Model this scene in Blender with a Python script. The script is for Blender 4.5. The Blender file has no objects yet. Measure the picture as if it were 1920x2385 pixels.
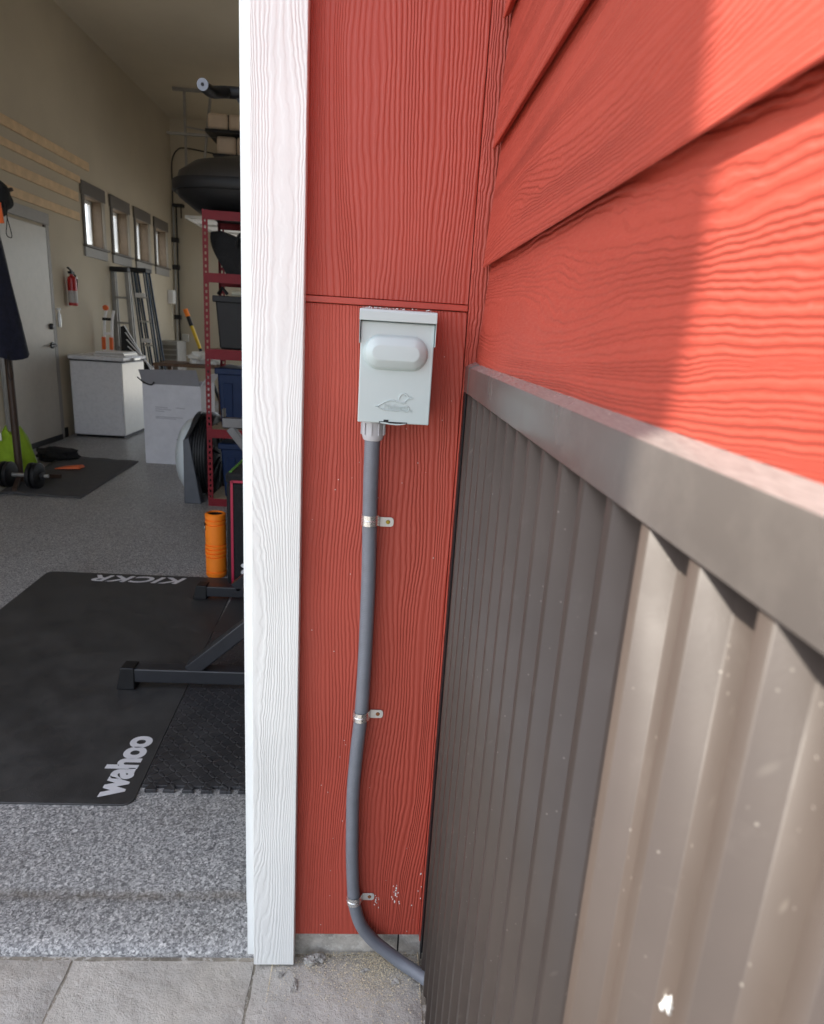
import bpy, math, random
from mathutils import Vector, Matrix
random.seed(7)
scene = bpy.context.scene
col = scene.collection
R = math.radians

# ------------------------------------------------------------------ camera
cam_d = bpy.data.cameras.new('camera'); cam = bpy.data.objects.new('camera', cam_d); col.objects.link(cam)
cam_d.sensor_fit = 'HORIZONTAL'; cam_d.sensor_width = 36.0; cam_d.lens = 1530.1 / 1920 * 36
cam_d.clip_start = 0.02; cam_d.clip_end = 3000
YAW, PITCH, ROLL, EYE = .06182, .26620, .06177, 1.32
_f = Vector((math.sin(YAW) * math.cos(PITCH), math.cos(YAW) * math.cos(PITCH), -math.sin(PITCH)))
_r = Vector((math.cos(YAW), -math.sin(YAW), 0)); _u = _r.cross(_f)
_c, _s = math.cos(ROLL), math.sin(ROLL)
_r, _u = _c * _r + _s * _u, -_s * _r + _c * _u
m3 = Matrix((_r, _u, -_f)).transposed()
cam.matrix_world = Matrix.Translation((0, 0, EYE)) @ m3.to_4x4()
cam_d.dof.use_dof = True; cam_d.dof.focus_distance = 1.22; cam_d.dof.aperture_fstop = 10.5
scene.camera = cam

# ------------------------------------------------------------------ sky, sun, exposure
SUN_EL = R(52.2); SUN_H = Vector((-3.625, 1.04)).normalized()
SUN = Vector((SUN_H.x * math.cos(SUN_EL), SUN_H.y * math.cos(SUN_EL), math.sin(SUN_EL)))
world = bpy.data.worlds.new('World'); scene.world = world; world.use_nodes = True
wn = world.node_tree; wn.nodes.clear()
sky = wn.nodes.new('ShaderNodeTexSky'); sky.sky_type = 'NISHITA'; sky.sun_disc = False
sky.sun_elevation = SUN_EL; sky.sun_rotation = math.atan2(SUN_H.x, SUN_H.y)
sky.air_density = .9; sky.dust_density = 1.2; sky.ozone_density = 1.0
bg = wn.nodes.new('ShaderNodeBackground'); bg.inputs[1].default_value = 0.15
wo = wn.nodes.new('ShaderNodeOutputWorld')
hz = wn.nodes.new('ShaderNodeHueSaturation'); hz.inputs['Saturation'].default_value = .42      # thin bright haze: a paler blue
wn.links.new(sky.outputs[0], hz.inputs['Color']); wn.links.new(hz.outputs[0], bg.inputs[0]); wn.links.new(bg.outputs[0], wo.inputs[0])
sl = bpy.data.lights.new('sun', 'SUN'); sl.energy = 2.2; sl.angle = R(.3); sl.color = (1.0, .93, .82)
sun = bpy.data.objects.new('sun', sl); col.objects.link(sun)
sun.rotation_euler = (-SUN).to_track_quat('-Z', 'Y').to_euler(); sun.location = (-6, 3, 9)
vs = scene.view_settings; vs.view_transform = 'Standard'; vs.look = 'None'; vs.gamma = 1; vs.exposure = 1.86
scene.cycles.max_bounces = 10; scene.cycles.diffuse_bounces = 7; scene.cycles.transparent_max_bounces = 12
scene.cycles.use_denoising = True

# ------------------------------------------------------------------ materials
class NT:
    def __init__(s, name):
        s.m = bpy.data.materials.new(name); s.m.use_nodes = True; s.t = s.m.node_tree; s.t.nodes.clear()
        s.out = s.t.nodes.new('ShaderNodeOutputMaterial')
        s.b = s.t.nodes.new('ShaderNodeBsdfPrincipled'); s.l(s.b.outputs[0], s.out.inputs[0])
    def l(s, a, b): s.t.links.new(a, b)
    def put(s, sock, v):
        if isinstance(v, bpy.types.NodeSocket): s.l(v, sock)
        else: sock.default_value = v
    def n(s, typ, **kw):
        nd = s.t.nodes.new(typ)
        for k, v in kw.items(): setattr(nd, k, v)
        return nd
    def math(s, op, a, b=0.0, c=0.0):
        nd = s.n('ShaderNodeMath', operation=op); s.put(nd.inputs[0], a); s.put(nd.inputs[1], b); s.put(nd.inputs[2], c); return nd.outputs[0]
    def coords(s):
        tc = s.n('ShaderNodeTexCoord'); return tc.outputs['Object']
    def sep(s, v): nd = s.n('ShaderNodeSeparateXYZ'); s.l(v, nd.inputs[0]); return nd.outputs
    def comb(s, x, y, z=0.0):
        nd = s.n('ShaderNodeCombineXYZ'); s.put(nd.inputs[0], x); s.put(nd.inputs[1], y); s.put(nd.inputs[2], z); return nd.outputs[0]
    def noise(s, vec, scale=1.0, detail=2.0, rough=.5, dist=0.0):
        nd = s.n('ShaderNodeTexNoise'); s.l(vec, nd.inputs['Vector']); nd.inputs['Scale'].default_value = scale
        nd.inputs['Detail'].default_value = detail; nd.inputs['Roughness'].default_value = rough; nd.inputs['Distortion'].default_value = dist
        return nd.outputs[0]
    def voro(s, vec, scale, feature='F1', rnd=1.0):
        nd = s.n('ShaderNodeTexVoronoi', feature=feature); s.l(vec, nd.inputs['Vector']); nd.inputs['Scale'].default_value = scale
        nd.inputs['Randomness'].default_value = rnd; return nd.outputs
    def ramp(s, fac, stops):
        nd = s.n('ShaderNodeValToRGB'); cr = nd.color_ramp
        while len(cr.elements) < len(stops): cr.elements.new(.5)
        for e, (p, c) in zip(cr.elements, stops):
            e.position = p; e.color = (c, c, c, 1) if isinstance(c, (int, float)) else (*c[:3], 1)
        s.l(fac, nd.inputs[0]); return nd.outputs[0]
    def mix(s, fac, a, b, mode='MIX'):
        nd = s.n('ShaderNodeMix', data_type='RGBA', blend_type=mode); s.put(nd.inputs[0], fac)
        for i, v in ((6, a), (7, b)):
            if isinstance(v, tuple): v = (*v[:3], 1)
            s.put(nd.inputs[i], v)
        return nd.outputs[2]
    def maprange(s, v, a, b, c, d, smooth=False):
        nd = s.n('ShaderNodeMapRange'); nd.interpolation_type = 'SMOOTHSTEP' if smooth else 'LINEAR'
        s.l(v, nd.inputs[0])
        for i, x in zip((1, 2, 3, 4), (a, b, c, d)): nd.inputs[i].default_value = x
        return nd.outputs[0]
    def bump(s, h, dist, strength=1.0, prev=None):
        nd = s.n('ShaderNodeBump'); s.l(h, nd.inputs['Height']); nd.inputs['Distance'].default_value = dist
        nd.inputs['Strength'].default_value = strength
        if prev: s.l(prev, nd.inputs['Normal'])
        s.l(nd.outputs[0], s.b.inputs['Normal']); return nd.outputs[0]
    def set(s, color=None, rough=None, metal=None, **kw):
        if color is not None: s.put(s.b.inputs['Base Color'], (*color, 1) if isinstance(color, tuple) else color)
        if rough is not None: s.put(s.b.inputs['Roughness'], rough)
        if metal is not None: s.put(s.b.inputs['Metallic'], metal)
        for k, v in kw.items(): s.put(s.b.inputs[k], v)
        return s.m

MATS = {}
def pbr(name, color, rough=.5, metal=0.0, var=.12, vscale=14.0, bump=0.0, bscale=180.0, **kw):
    if name in MATS: return MATS[name]
    t = NT(name); c = t.coords()
    n = t.noise(c, vscale, 4, .6)
    f = t.maprange(n, .3, .7, 1 - var, 1 + var)
    cc = t.mix(1.0, color, t.comb(f, f, f), 'MULTIPLY')
    r = t.maprange(t.noise(c, vscale * 2.3, 3), .3, .7, max(rough - .03, .02), min(rough + .03, 1))
    if bump: t.bump(t.noise(c, bscale, 3), bump)
    MATS[name] = t.set(cc, r, metal, **kw); return MATS[name]

def cedar(name, color, ax, al, pitch=.0060, warp=.060, depth=.0009, jag=.0016, rough=.52, kl=1.0, seed=0.0, spread=5.0, fmod=.026):
    """painted fibre cement with pressed cedar grain; ax = axis across the grain, al = along"""
    t = NT(name); s = t.sep(t.coords()); oi = t.n('ShaderNodeObjectInfo')
    rnd = t.math('MULTIPLY_ADD', oi.outputs['Random'], 37.0, seed)
    a, l = s['XYZ'.index(ax)], s['XYZ'.index(al)]
    third = s[3 - 'XYZ'.index(ax) - 'XYZ'.index(al)]
    a = t.math('ADD', a, third)
    lo = t.math('ADD', l, rnd)
    n1 = t.noise(t.comb(t.math('MULTIPLY', a, spread), t.math('MULTIPLY', lo, 1.1 * kl), rnd), 1, 1.2, .45)
    n3 = t.noise(t.comb(t.math('MULTIPLY', a, 22.0), t.math('MULTIPLY', lo, 5.0 * kl), rnd), 1, 1, .5)
    n2 = t.noise(t.comb(t.math('MULTIPLY', a, 60.0), t.math('MULTIPLY', lo, 38.0 * kl), rnd), 1, 2, .55)
    u = t.math('MULTIPLY_ADD', t.math('SUBTRACT', n1, .5), warp * 2, a)
    u = t.math('MULTIPLY_ADD', t.math('SUBTRACT', n3, .5), .014, u)
    u = t.math('MULTIPLY_ADD', t.math('SUBTRACT', n2, .5), jag * 2, u)
    fm = t.noise(t.comb(t.math('MULTIPLY', u, 26.0), rnd), 1, 1)
    u = t.math('MULTIPLY_ADD', t.math('SUBTRACT', fm, .5), fmod, u)
    w = t.math('SINE', t.math('MULTIPLY', u, 2 * math.pi / pitch))
    h = t.maprange(w, -1.0, .8, 0, 1, True)
    mk = t.maprange(t.noise(t.comb(t.math('MULTIPLY', a, 14.0), t.math('MULTIPLY', lo, 2.2), rnd), 1, 2), .30, .60, .20, 1)
    h = t.math('MULTIPLY', h, mk)
    fine = t.noise(t.comb(t.math('MULTIPLY', a, 520.0), t.math('MULTIPLY', lo, 60.0), rnd), 1, 3, .65)
    h2 = t.math('MULTIPLY_ADD', fine, .22, h)
    t.bump(h2, depth, 1.0)
    big = t.noise(t.coords(), 3.0, 4, .6)
    v = t.maprange(big, .3, .7, .93, 1.07)
    cc = t.mix(1.0, color, t.comb(v, v, v), 'MULTIPLY')
    dust = t.noise(t.coords(), 420.0, 2, .6)
    cc = t.mix(t.maprange(dust, .70, .80, 0, .35), cc, tuple(min(1, x * .5 + .28) for x in color))
    return t.set(cc, t.maprange(fine, .3, .7, rough - .07, rough + .1), **{'Specular IOR Level': .5})

RED = (.415, .060, .036)
M_red_v = cedar('red_vertical_grain', RED, 'X', 'Z', seed=3.1)
M_red_h = cedar('red_lap_grain', RED, 'Z', 'Y', pitch=.0052, warp=.075, depth=.0012, jag=.0026, seed=8.4, spread=7.0, fmod=.046)
M_red_c = cedar('red_corner_grain', RED, 'X', 'Z', pitch=.005, warp=.02, jag=.004, depth=.0016, seed=1.7)
M_red_s = pbr('red_plain_paint', (.42, .055, .033), .45, bump=.0002)
M_white_v = cedar('white_trim_grain', (.79, .80, .775), 'X', 'Z', pitch=.0062, warp=.075, depth=.0005, jag=.0030, rough=.5, seed=5.9, spread=9.0)
M_white_s = pbr('white_paint', (.78, .80, .79), .45, var=.03, bump=.00015)

def metal_brown():
    t = NT('brown_painted_steel'); c = t.coords()
    big = t.noise(c, 5, 4, .6); v = t.maprange(big, .3, .7, .9, 1.12)
    cc = t.mix(1.0, (.066, .051, .043), t.comb(v, v, v), 'MULTIPLY')
    fl = t.voro(c, 330.0)
    pick = t.maprange(t.sep(fl[1])[0], .986, .989, 0, 1)
    spot = t.math('MULTIPLY', t.maprange(fl[0], .0, .32, 1, 0), pick)
    cc = t.mix(t.math('MULTIPLY', spot, .55), cc, (.5, .46, .40))
    s = t.sep(c); sv = t.voro(t.comb(t.math('MULTIPLY', t.math('ADD', s[1], t.math('MULTIPLY', s[2], .35)), 150), t.math('MULTIPLY', s[2], 42), 0), 1.0)
    scf = t.math('MULTIPLY', t.maprange(sv[0], .0, .30, 1, 0), t.maprange(t.sep(sv[1])[1], .972, .978, 0, 1))
    cc = t.mix(t.math('MULTIPLY', scf, .2), cc, (.42, .38, .32))
    sm = t.maprange(t.noise(c, 38, 5, .7), .6, .8, 0, .12)
    cc = t.mix(sm, cc, (.20, .175, .15))
    r = t.maprange(t.noise(c, 22, 4), .3, .7, .40, .50)
    t.bump(t.noise(c, 400, 2), .00004)
    return t.set(cc, r, 0.0, **{'Specular IOR Level': .28})
M_brown = metal_brown()
def metal_cap():
    t = NT('brown_cap_steel'); c = t.coords(); s = t.sep(c)
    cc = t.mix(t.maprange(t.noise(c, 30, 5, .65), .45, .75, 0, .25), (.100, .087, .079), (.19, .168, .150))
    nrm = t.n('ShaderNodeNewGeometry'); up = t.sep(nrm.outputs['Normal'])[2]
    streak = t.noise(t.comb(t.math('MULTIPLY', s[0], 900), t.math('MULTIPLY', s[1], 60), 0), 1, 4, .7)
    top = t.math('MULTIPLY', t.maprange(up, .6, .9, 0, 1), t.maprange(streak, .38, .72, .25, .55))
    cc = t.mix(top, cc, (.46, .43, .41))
    fl = t.voro(c, 150.0); pick = t.maprange(t.sep(fl[1])[0], .985, .988, 0, 1)
    cc = t.mix(t.math('MULTIPLY', t.maprange(fl[0], .0, .25, 1, 0), pick), cc, (.8, .78, .75))
    t.bump(t.noise(c, 300, 2), .00008)
    return t.set(cc, t.maprange(t.noise(c, 12, 3), .3, .7, .20, .28), 0.0, **{'Specular IOR Level': .6})
M_cap = metal_cap()

def epoxy():
    t = NT('flake_epoxy_floor'); c = t.coords()
    v1 = t.voro(c, 270.0); v2 = t.voro(c, 170.0)
    g1 = t.ramp(t.sep(v1[1])[0], [(0, (.08, .08, .083)), (.30, (.16, .16, .163)), (.58, (.36, .36, .355)), (.82, (.58, .575, .56)), (1, (.72, .71, .69))])
    g2 = t.ramp(t.sep(v2[1])[1], [(0, (.09, .09, .095)), (.5, (.25, .25, .25)), (.84, (.42, .415, .41)), (1, (.75, .74, .72))])
    cc = t.mix(.5, g1, g2)
    dirt = t.noise(c, 2.6, 5, .6)
    cc = t.mix(t.maprange(dirt, .45, .8, 0, .35), cc, (.16, .145, .125))
    s = t.sep(c); line = t.math('ABSOLUTE', t.math('SUBTRACT', t.math('ADD', s[1], t.math('MULTIPLY', t.noise(c, 5, 2), .02)), -4.942))
    band = t.math('MULTIPLY', t.maprange(line, .002, .022, 1, 0, True), t.maprange(t.noise(c, 24, 4, .7), .3, .6, .05, .55))
    cc = t.mix(band, cc, (.17, .145, .11))
    t.bump(t.sep(v1[1])[1], .0009, .7)
    return t.set(cc, t.maprange(t.noise(c, 60, 3), .3, .7, .30, .55))
M_epoxy = epoxy()

def paver_mat():
    t = NT('textured_stone_paver'); c = t.coords(); oi = t.n('ShaderNodeObjectInfo')
    tone = t.mix(oi.outputs['Random'], (.54, .51, .465), (.48, .455, .42))
    n = t.noise(c, 9, 6, .65); v = t.maprange(n, .3, .7, .78, 1.2)
    cc = t.mix(1.0, tone, t.comb(v, v, v), 'MULTIPLY')
    cc = t.mix(t.maprange(t.noise(c, 4, 3), .5, .75, 0, .4), cc, (.36, .30, .22))
    gr = t.noise(c, 300, 3, .7); cc = t.mix(t.maprange(gr, .58, .72, 0, .6), cc, (.58, .56, .52))
    cc = t.mix(t.maprange(gr, .42, .28, 0, .55), cc, (.12, .115, .11))
    h = t.math('MULTIPLY_ADD', t.noise(c, 14, 6, .6), 1.0, t.math('MULTIPLY', gr, .12))
    t.bump(h, .016, 1.0)
    return t.set(cc, .82)
M_paver = paver_mat()
def concrete_mat(name='old_concrete', base=(.34, .32, .29), sc=1.0):
    t = NT(name); c = t.coords()
    n = t.noise(c, 16 * sc, 6, .65); v = t.maprange(n, .35, .65, .6, 1.25)
    cc = t.mix(1.0, base, t.comb(v, v, v), 'MULTIPLY')
    cc = t.mix(t.maprange(t.noise(c, 60 * sc, 4, .7), .52, .60, 0, .75), cc, (.62, .60, .55))
    cc = t.mix(t.maprange(t.noise(c, 30 * sc, 3), .55, .75, 0, .5), cc, (.20, .175, .12))
    t.bump(t.noise(c, 70 * sc, 6, .7), .004)
    return t.set(cc, .9)
M_conc = concrete_mat(base=(.50, .47, .42))
M_ground = concrete_mat('driveway_ground', (.20, .19, .175), .25)
M_sand = pbr('pale_sand', (.68, .59, .42), .95, var=.35, vscale=300)
M_mortar = pbr('grey_mortar', (.42, .40, .37), .95, var=.2, vscale=120, bump=.004, bscale=220)
M_caulk = pbr('white_caulk', (.8, .8, .77), .7, var=.05, bump=.002, bscale=160)

def rubber_mat():
    t = NT('worn_black_rubber'); c = t.coords()
    n = t.noise(c, 6, 6, .7); cc = t.mix(t.maprange(n, .4, .75, 0, 1), (.030, .030, .031), (.062, .061, .060))
    s = t.sep(c); sc = t.noise(t.comb(t.math('MULTIPLY', s[0], 9), t.math('MULTIPLY', s[1], 40), 0), 1, 5, .75)
    cc = t.mix(t.maprange(sc, .62, .8, 0, .35), cc, (.10, .10, .10))
    t.bump(t.noise(c, 260, 3), .0006)
    return t.set(cc, t.maprange(n, .3, .7, .42, .60))
M_rubber = rubber_mat()
def tread_mat():
    t = NT('diamond_tread_foam'); s = t.sep(t.coords())
    def bars(ang, off):
        ca, sa = math.cos(ang), math.sin(ang)
        p = t.math('ADD', t.math('MULTIPLY', s[0], ca), t.math('MULTIPLY', s[1], sa))
        q = t.math('ADD', t.math('MULTIPLY', s[0], -sa), t.math('MULTIPLY', s[1], ca))
        pp = t.math('SUBTRACT', t.math('FRACT', t.math('ADD', t.math('MULTIPLY', p, 1 / .034), off)), .5)
        qq = t.math('SUBTRACT', t.math('FRACT', t.math('ADD', t.math('MULTIPLY', q, 1 / .034), off)), .5)
        e = t.math('ADD', t.math('POWER', t.math('MULTIPLY', pp, 2.3), 2), t.math('POWER', t.math('MULTIPLY', qq, 7.0), 2))
        return t.maprange(e, .6, 1.1, 1, 0, True)
    h = t.math('MAXIMUM', bars(R(45), 0.0), bars(R(-45), .5))
    t.bump(h, .0035, 1.0)
    n = t.noise(t.coords(), 7, 5, .65)
    cc = t.mix(t.maprange(n, .4, .7, 0, 1), (.026, .026, .029), (.055, .055, .058))
    return t.set(cc, t.maprange(n, .3, .7, .36, .55))
M_tread = tread_mat()

def wall_paint(name, base):
    t = NT(name); c = t.coords(); n = t.noise(c, 1.4, 4, .6); v = t.maprange(n, .3, .7, .94, 1.05)
    cc = t.mix(1.0, base, t.comb(v, v, v), 'MULTIPLY')
    t.bump(t.noise(c, 90, 3), .0012)
    return t.set(cc, .75)
M_iwall = wall_paint('cream_drywall', (.50, .44, .335))
M_ceil = wall_paint('cream_ceiling', (.58, .515, .40))
M_ext = pbr('red_wall_far', (.34, .06, .042), .6)
M_taupe = pbr('taupe_casing', (.11, .098, .085), .55, var=.06)
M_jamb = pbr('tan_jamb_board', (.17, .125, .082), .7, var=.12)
M_apron = pbr('grey_apron', (.30, .29, .275), .55, var=.05)
M_door = pbr('beige_door_paint', (.40, .365, .31), .36, var=.04)
M_black = pbr('black_plastic', (.009, .009, .010), .5, var=.25, **{'Specular IOR Level': .35})
M_blackm = pbr('black_powder_coat', (.020, .021, .025), .38, var=.15)
M_dgrey = pbr('charcoal_plastic', (.022, .022, .024), .55, var=.1, **{'Specular IOR Level': .3})
M_blue = pbr('blue_plastic', (.005, .019, .066), .5, var=.1, **{'Specular IOR Level': .25})
M_navy = pbr('navy_fabric', (.008, .010, .026), .85, var=.3, vscale=30, bump=.003, bscale=90)
M_blackf = pbr('black_fabric', (.010, .010, .011), .9, var=.3, vscale=40, bump=.003, bscale=80)
M_redst = pbr('red_powder_coat', (.19, .006, .014), .55, var=.1, **{'Specular IOR Level': .3})
M_chip = pbr('particle_board', (.36, .27, .17), .85, var=.2, vscale=60)
M_orange = pbr('orange_foam', (1.0, .245, .010), .6, var=.05)
M_orange2 = pbr('orange_plastic', (.75, .13, .02), .5)
M_pink = pbr('pink_red_piping', (.45, .02, .06), .5)
M_greenp = pbr('green_piping', (.12, .33, .05), .5)
M_lime = pbr('lime_fabric', (.26, .42, .015), .7, var=.15, bump=.002, bscale=40)
M_freez = pbr('freezer_enamel', (.70, .70, .72), .28, var=.03)
M_freezs = pbr('freezer_side_steel', (.66, .65, .61), .32, .25, var=.04)
M_carton = pbr('white_carton', (.68, .68, .72), .75, var=.06, bump=.0006, bscale=40)
M_flap = pbr('grey_carton_flap', (.25, .25, .27), .8, var=.05)
M_print = pbr('faint_grey_print', (.46, .46, .50), .8)
M_bagw = pbr('white_plastic_bag', (.82, .82, .78), .3, var=.05)
M_steel = pbr('galvanised_steel', (.62, .63, .63), .30, .9, var=.12, vscale=60)
M_zinc = pbr('zinc_strap', (.70, .70, .68), .27, .85, var=.1, vscale=200)
M_brass = pbr('yellow_zinc_screw', (.36, .27, .04), .35, .8)
M_rust = pbr('rusty_screw', (.30, .11, .035), .7, .2)
M_alu = pbr('aluminium', (.60, .60, .58), .34, .8, var=.1)
M_aluo = pbr('dull_aluminium', (.32, .31, .29), .5, .5, var=.1)
M_fgl = pbr('blue_fibreglass', (.010, .035, .075), .35, var=.1)
M_stick = pbr('white_sticker', (.8, .8, .8), .5, var=.02)
M_wood = pbr('pale_plywood', (.66, .48, .29), .7, var=.12, vscale=9)
M_yellow = pbr('yellow_plastic', (.70, .46, .02), .4)
M_beige = pbr('beige_vinyl', (.66, .53, .41), .55, var=.06, bump=.003, bscale=12)
M_extred = pbr('extinguisher_red', (.40, .012, .012), .3)
M_ivory = pbr('ivory_tube', (.75, .72, .58), .35)
M_cond = None
def conduit_mat():
    t = NT('grey_liquidtight_conduit'); uv = t.n('ShaderNodeTexCoord').outputs['UV']; s = t.sep(uv)
    w = t.math('SINE', t.math('MULTIPLY', s[1], 2 * math.pi / .0034))
    n = t.noise(t.coords(), 30, 4, .6); v = t.maprange(n, .3, .7, .92, 1.08)
    cc = t.mix(1.0, (.165, .178, .205), t.comb(v, v, v), 'MULTIPLY')
    t.bump(t.maprange(w, -1, 1, 0, 1), .00028, .8)
    return t.set(cc, t.maprange(n, .3, .7, .40, .50))
M_cond = conduit_mat()
M_boxp = pbr('grey_enamel_box', (.485, .565, .56), .36, var=.02, bump=.00005, bscale=300)
M_fit = pbr('light_grey_pvc', (.47, .47, .49), .5, var=.04)
M_gap = pbr('dark_recess', (.012, .012, .013), .8)
def glass_mat():
    m = bpy.data.materials.new('window_glass'); m.use_nodes = True; t = m.node_tree; t.nodes.clear()
    o = t.nodes.new('ShaderNodeOutputMaterial'); mx = t.nodes.new('ShaderNodeMixShader'); mx.inputs[0].default_value = .1
    a = t.nodes.new('ShaderNodeBsdfTransparent'); b = t.nodes.new('ShaderNodeBsdfGlossy'); b.inputs['Roughness'].default_value = .02
    t.links.new(a.outputs[0], mx.inputs[1]); t.links.new(b.outputs[0], mx.inputs[2]); t.links.new(mx.outputs[0], o.inputs[0]); return m
M_glass = glass_mat()

# ------------------------------------------------------------------ mesh helpers
ORG = {}
class MB:
    def __init__(s): s.v = []; s.f = []; s.uv = None
    def add(s, vs_, fs): k = len(s.v); s.v += [Vector(v) for v in vs_]; s.f += [tuple(i + k for i in f) for f in fs]; return s
    def box(s, x0, x1, y0, y1, z0, z1):
        return s.add([(x, y, z) for z in (z0, z1) for y in (y0, y1) for x in (x0, x1)],
                     [(0, 2, 3, 1), (4, 5, 7, 6), (0, 1, 5, 4), (2, 6, 7, 3), (0, 4, 6, 2), (1, 3, 7, 5)])
    def hexa(s, b, t):   # bottom 4 + top 4 points, counter-clockwise from above
        return s.add(list(b) + list(t), [(3, 2, 1, 0), (4, 5, 6, 7), (0, 1, 5, 4), (1, 2, 6, 5), (2, 3, 7, 6), (3, 0, 4, 7)])
    def bar(s, a, b, w, h, up=(0, 0, 1)):
        a, b = Vector(a), Vector(b); d = (b - a).normalized(); up = Vector(up)
        if abs(d.dot(up)) > .98: up = Vector((0, 1, 0))
        x = d.cross(up).normalized() * (w / 2); y = x.normalized().cross(d) * (h / 2)
        return s.hexa([a - x - y, a + x - y, b + x - y, b - x - y], [a - x + y, a + x + y, b + x + y, b - x + y])
    def tube(s, pts, r, n=12, cap=True):
        pts = [Vector(p) for p in pts]; rs = r if isinstance(r, (list, tuple)) else [r] * len(pts)
        k0 = len(s.v); prev = None
        for i, p in enumerate(pts):
            d = (pts[min(i + 1, len(pts) - 1)] - pts[max(i - 1, 0)]).normalized()
            if prev is None:
                up = Vector((0, 0, 1)) if abs(d.z) < .9 else Vector((0, 1, 0)); prev = d.cross(up).normalized()
            prev = (prev - d * prev.dot(d)).normalized(); q = d.cross(prev)
            for j in range(n):
                a = 2 * math.pi * j / n; s.v.append(p + (prev * math.cos(a) + q * math.sin(a)) * rs[i])
        for i in range(len(pts) - 1):
            for j in range(n):
                s.f.append((k0 + i * n + j, k0 + i * n + (j + 1) % n, k0 + (i + 1) * n + (j + 1) % n, k0 + (i + 1) * n + j))
        if cap:
            s.f.append(tuple(k0 + j for j in reversed(range(n)))); s.f.append(tuple(k0 + (len(pts) - 1) * n + j for j in range(n)))
        return s
    def lathe(s, prof, c, axis='Z', n=24):
        c = Vector(c); k0 = len(s.v)
        for r, h in prof:
            for j in range(n):
                a = 2 * math.pi * j / n; p, q = r * math.cos(a), r * math.sin(a)
                s.v.append(c + Vector({'Z': (p, q, h), 'X': (h, p, q), 'Y': (q, h, p)}[axis]))
        for i in range(len(prof) - 1):
            for j in range(n):
                s.f.append((k0 + i * n + j, k0 + i * n + (j + 1) % n, k0 + (i + 1) * n + (j + 1) % n, k0 + (i + 1) * n + j))
        s.f.append(tuple(k0 + j for j in reversed(range(n)))); s.f.append(tuple(k0 + (len(prof) - 1) * n + j for j in range(n)))
        return s
    def prism(s, poly, axis, a, b):   # poly: 2D outline; extruded along axis from a to b
        k0 = len(s.v); n = len(poly)
        for h in (a, b):
            for p, q in poly: s.v.append(Vector({'X': (h, p, q), 'Y': (p, h, q), 'Z': (p, q, h)}[axis]))
        s.f.append(tuple(k0 + i for i in reversed(range(n)))); s.f.append(tuple(k0 + n + i for i in range(n)))
        for i in range(n): s.f.append((k0 + i, k0 + (i + 1) % n, k0 + n + (i + 1) % n, k0 + n + i))
        return s
    def blob(s, c, r, seed=0, amp=.25, sub=2):
        import bmesh
        bm = bmesh.new(); bmesh.ops.create_icosphere(bm, subdivisions=sub, radius=1)
        rr = random.Random(seed); ph = [rr.uniform(0, 6.3) for _ in range(9)]
        vs_ = []
        for v in bm.verts:
            p = v.co; k = 1 + amp * (math.sin(3 * p.x + ph[0]) * math.sin(3 * p.y + ph[1]) + .6 * math.sin(7 * p.z + ph[2] + 3 * p.x) + .5 * math.sin(9 * p.y + ph[3]) * math.sin(8 * p.x + ph[4]))
            vs_.append((c[0] + p.x * r[0] * k, c[1] + p.y * r[1] * k, c[2] + p.z * r[2] * k))
        s.add(vs_, [tuple(v.index for v in f.verts) for f in bm.faces]); bm.free(); return s
    def rot(s, axis, ang, c):
        m = Matrix.Rotation(ang, 3, axis); c = Vector(c); s.v = [m @ (v - c) + c for v in s.v]; return s
    def build(s, name, mat, parent=None, bevel=0.0, seg=2, smooth=35, label=None, cat=None, group=None, kind=None):
        xs = [v.x for v in s.v]; ys = [v.y for v in s.v]; zs = [v.z for v in s.v]
        o = Vector(((min(xs) + max(xs)) / 2, (min(ys) + max(ys)) / 2, min(zs)))
        me = bpy.data.meshes.new(name); me.from_pydata([v - o for v in s.v], [], s.f); me.update()
        fix_normals(me)
        if smooth:
            me.shade_smooth(); me.set_sharp_from_angle(angle=R(smooth))
        me.materials.append(mat)
        ob = bpy.data.objects.new(name, me); col.objects.link(ob)
        place(ob, o, parent)
        if bevel:
            b = ob.modifiers.new('bevel', 'BEVEL'); b.width = bevel; b.segments = seg; b.limit_method = 'ANGLE'; b.angle_limit = R(40)
            b.harden_normals = False
        tag(ob, label, cat, group, kind); return ob
def fix_normals(me):
    import bmesh
    bm = bmesh.new(); bm.from_mesh(me); bmesh.ops.recalc_face_normals(bm, faces=bm.faces); bm.to_mesh(me); bm.free()
def place(ob, o, parent):
    ORG[ob.name] = Vector(o)
    if parent is not None:
        ob.parent = parent; ob.location = Vector(o) - ORG[parent.name]
    else: ob.location = o
def tag(ob, label=None, cat=None, group=None, kind=None):
    if label: ob['label'] = label
    if cat: ob['category'] = cat
    if group: ob['group'] = group
    if kind: ob['kind'] = kind
    return ob
def thing(name, loc, label, cat, group=None):
    e = bpy.data.objects.new(name, None); col.objects.link(e); e.empty_display_size = .1; place(e, Vector(loc), None)
    return tag(e, label, cat, group)
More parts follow.
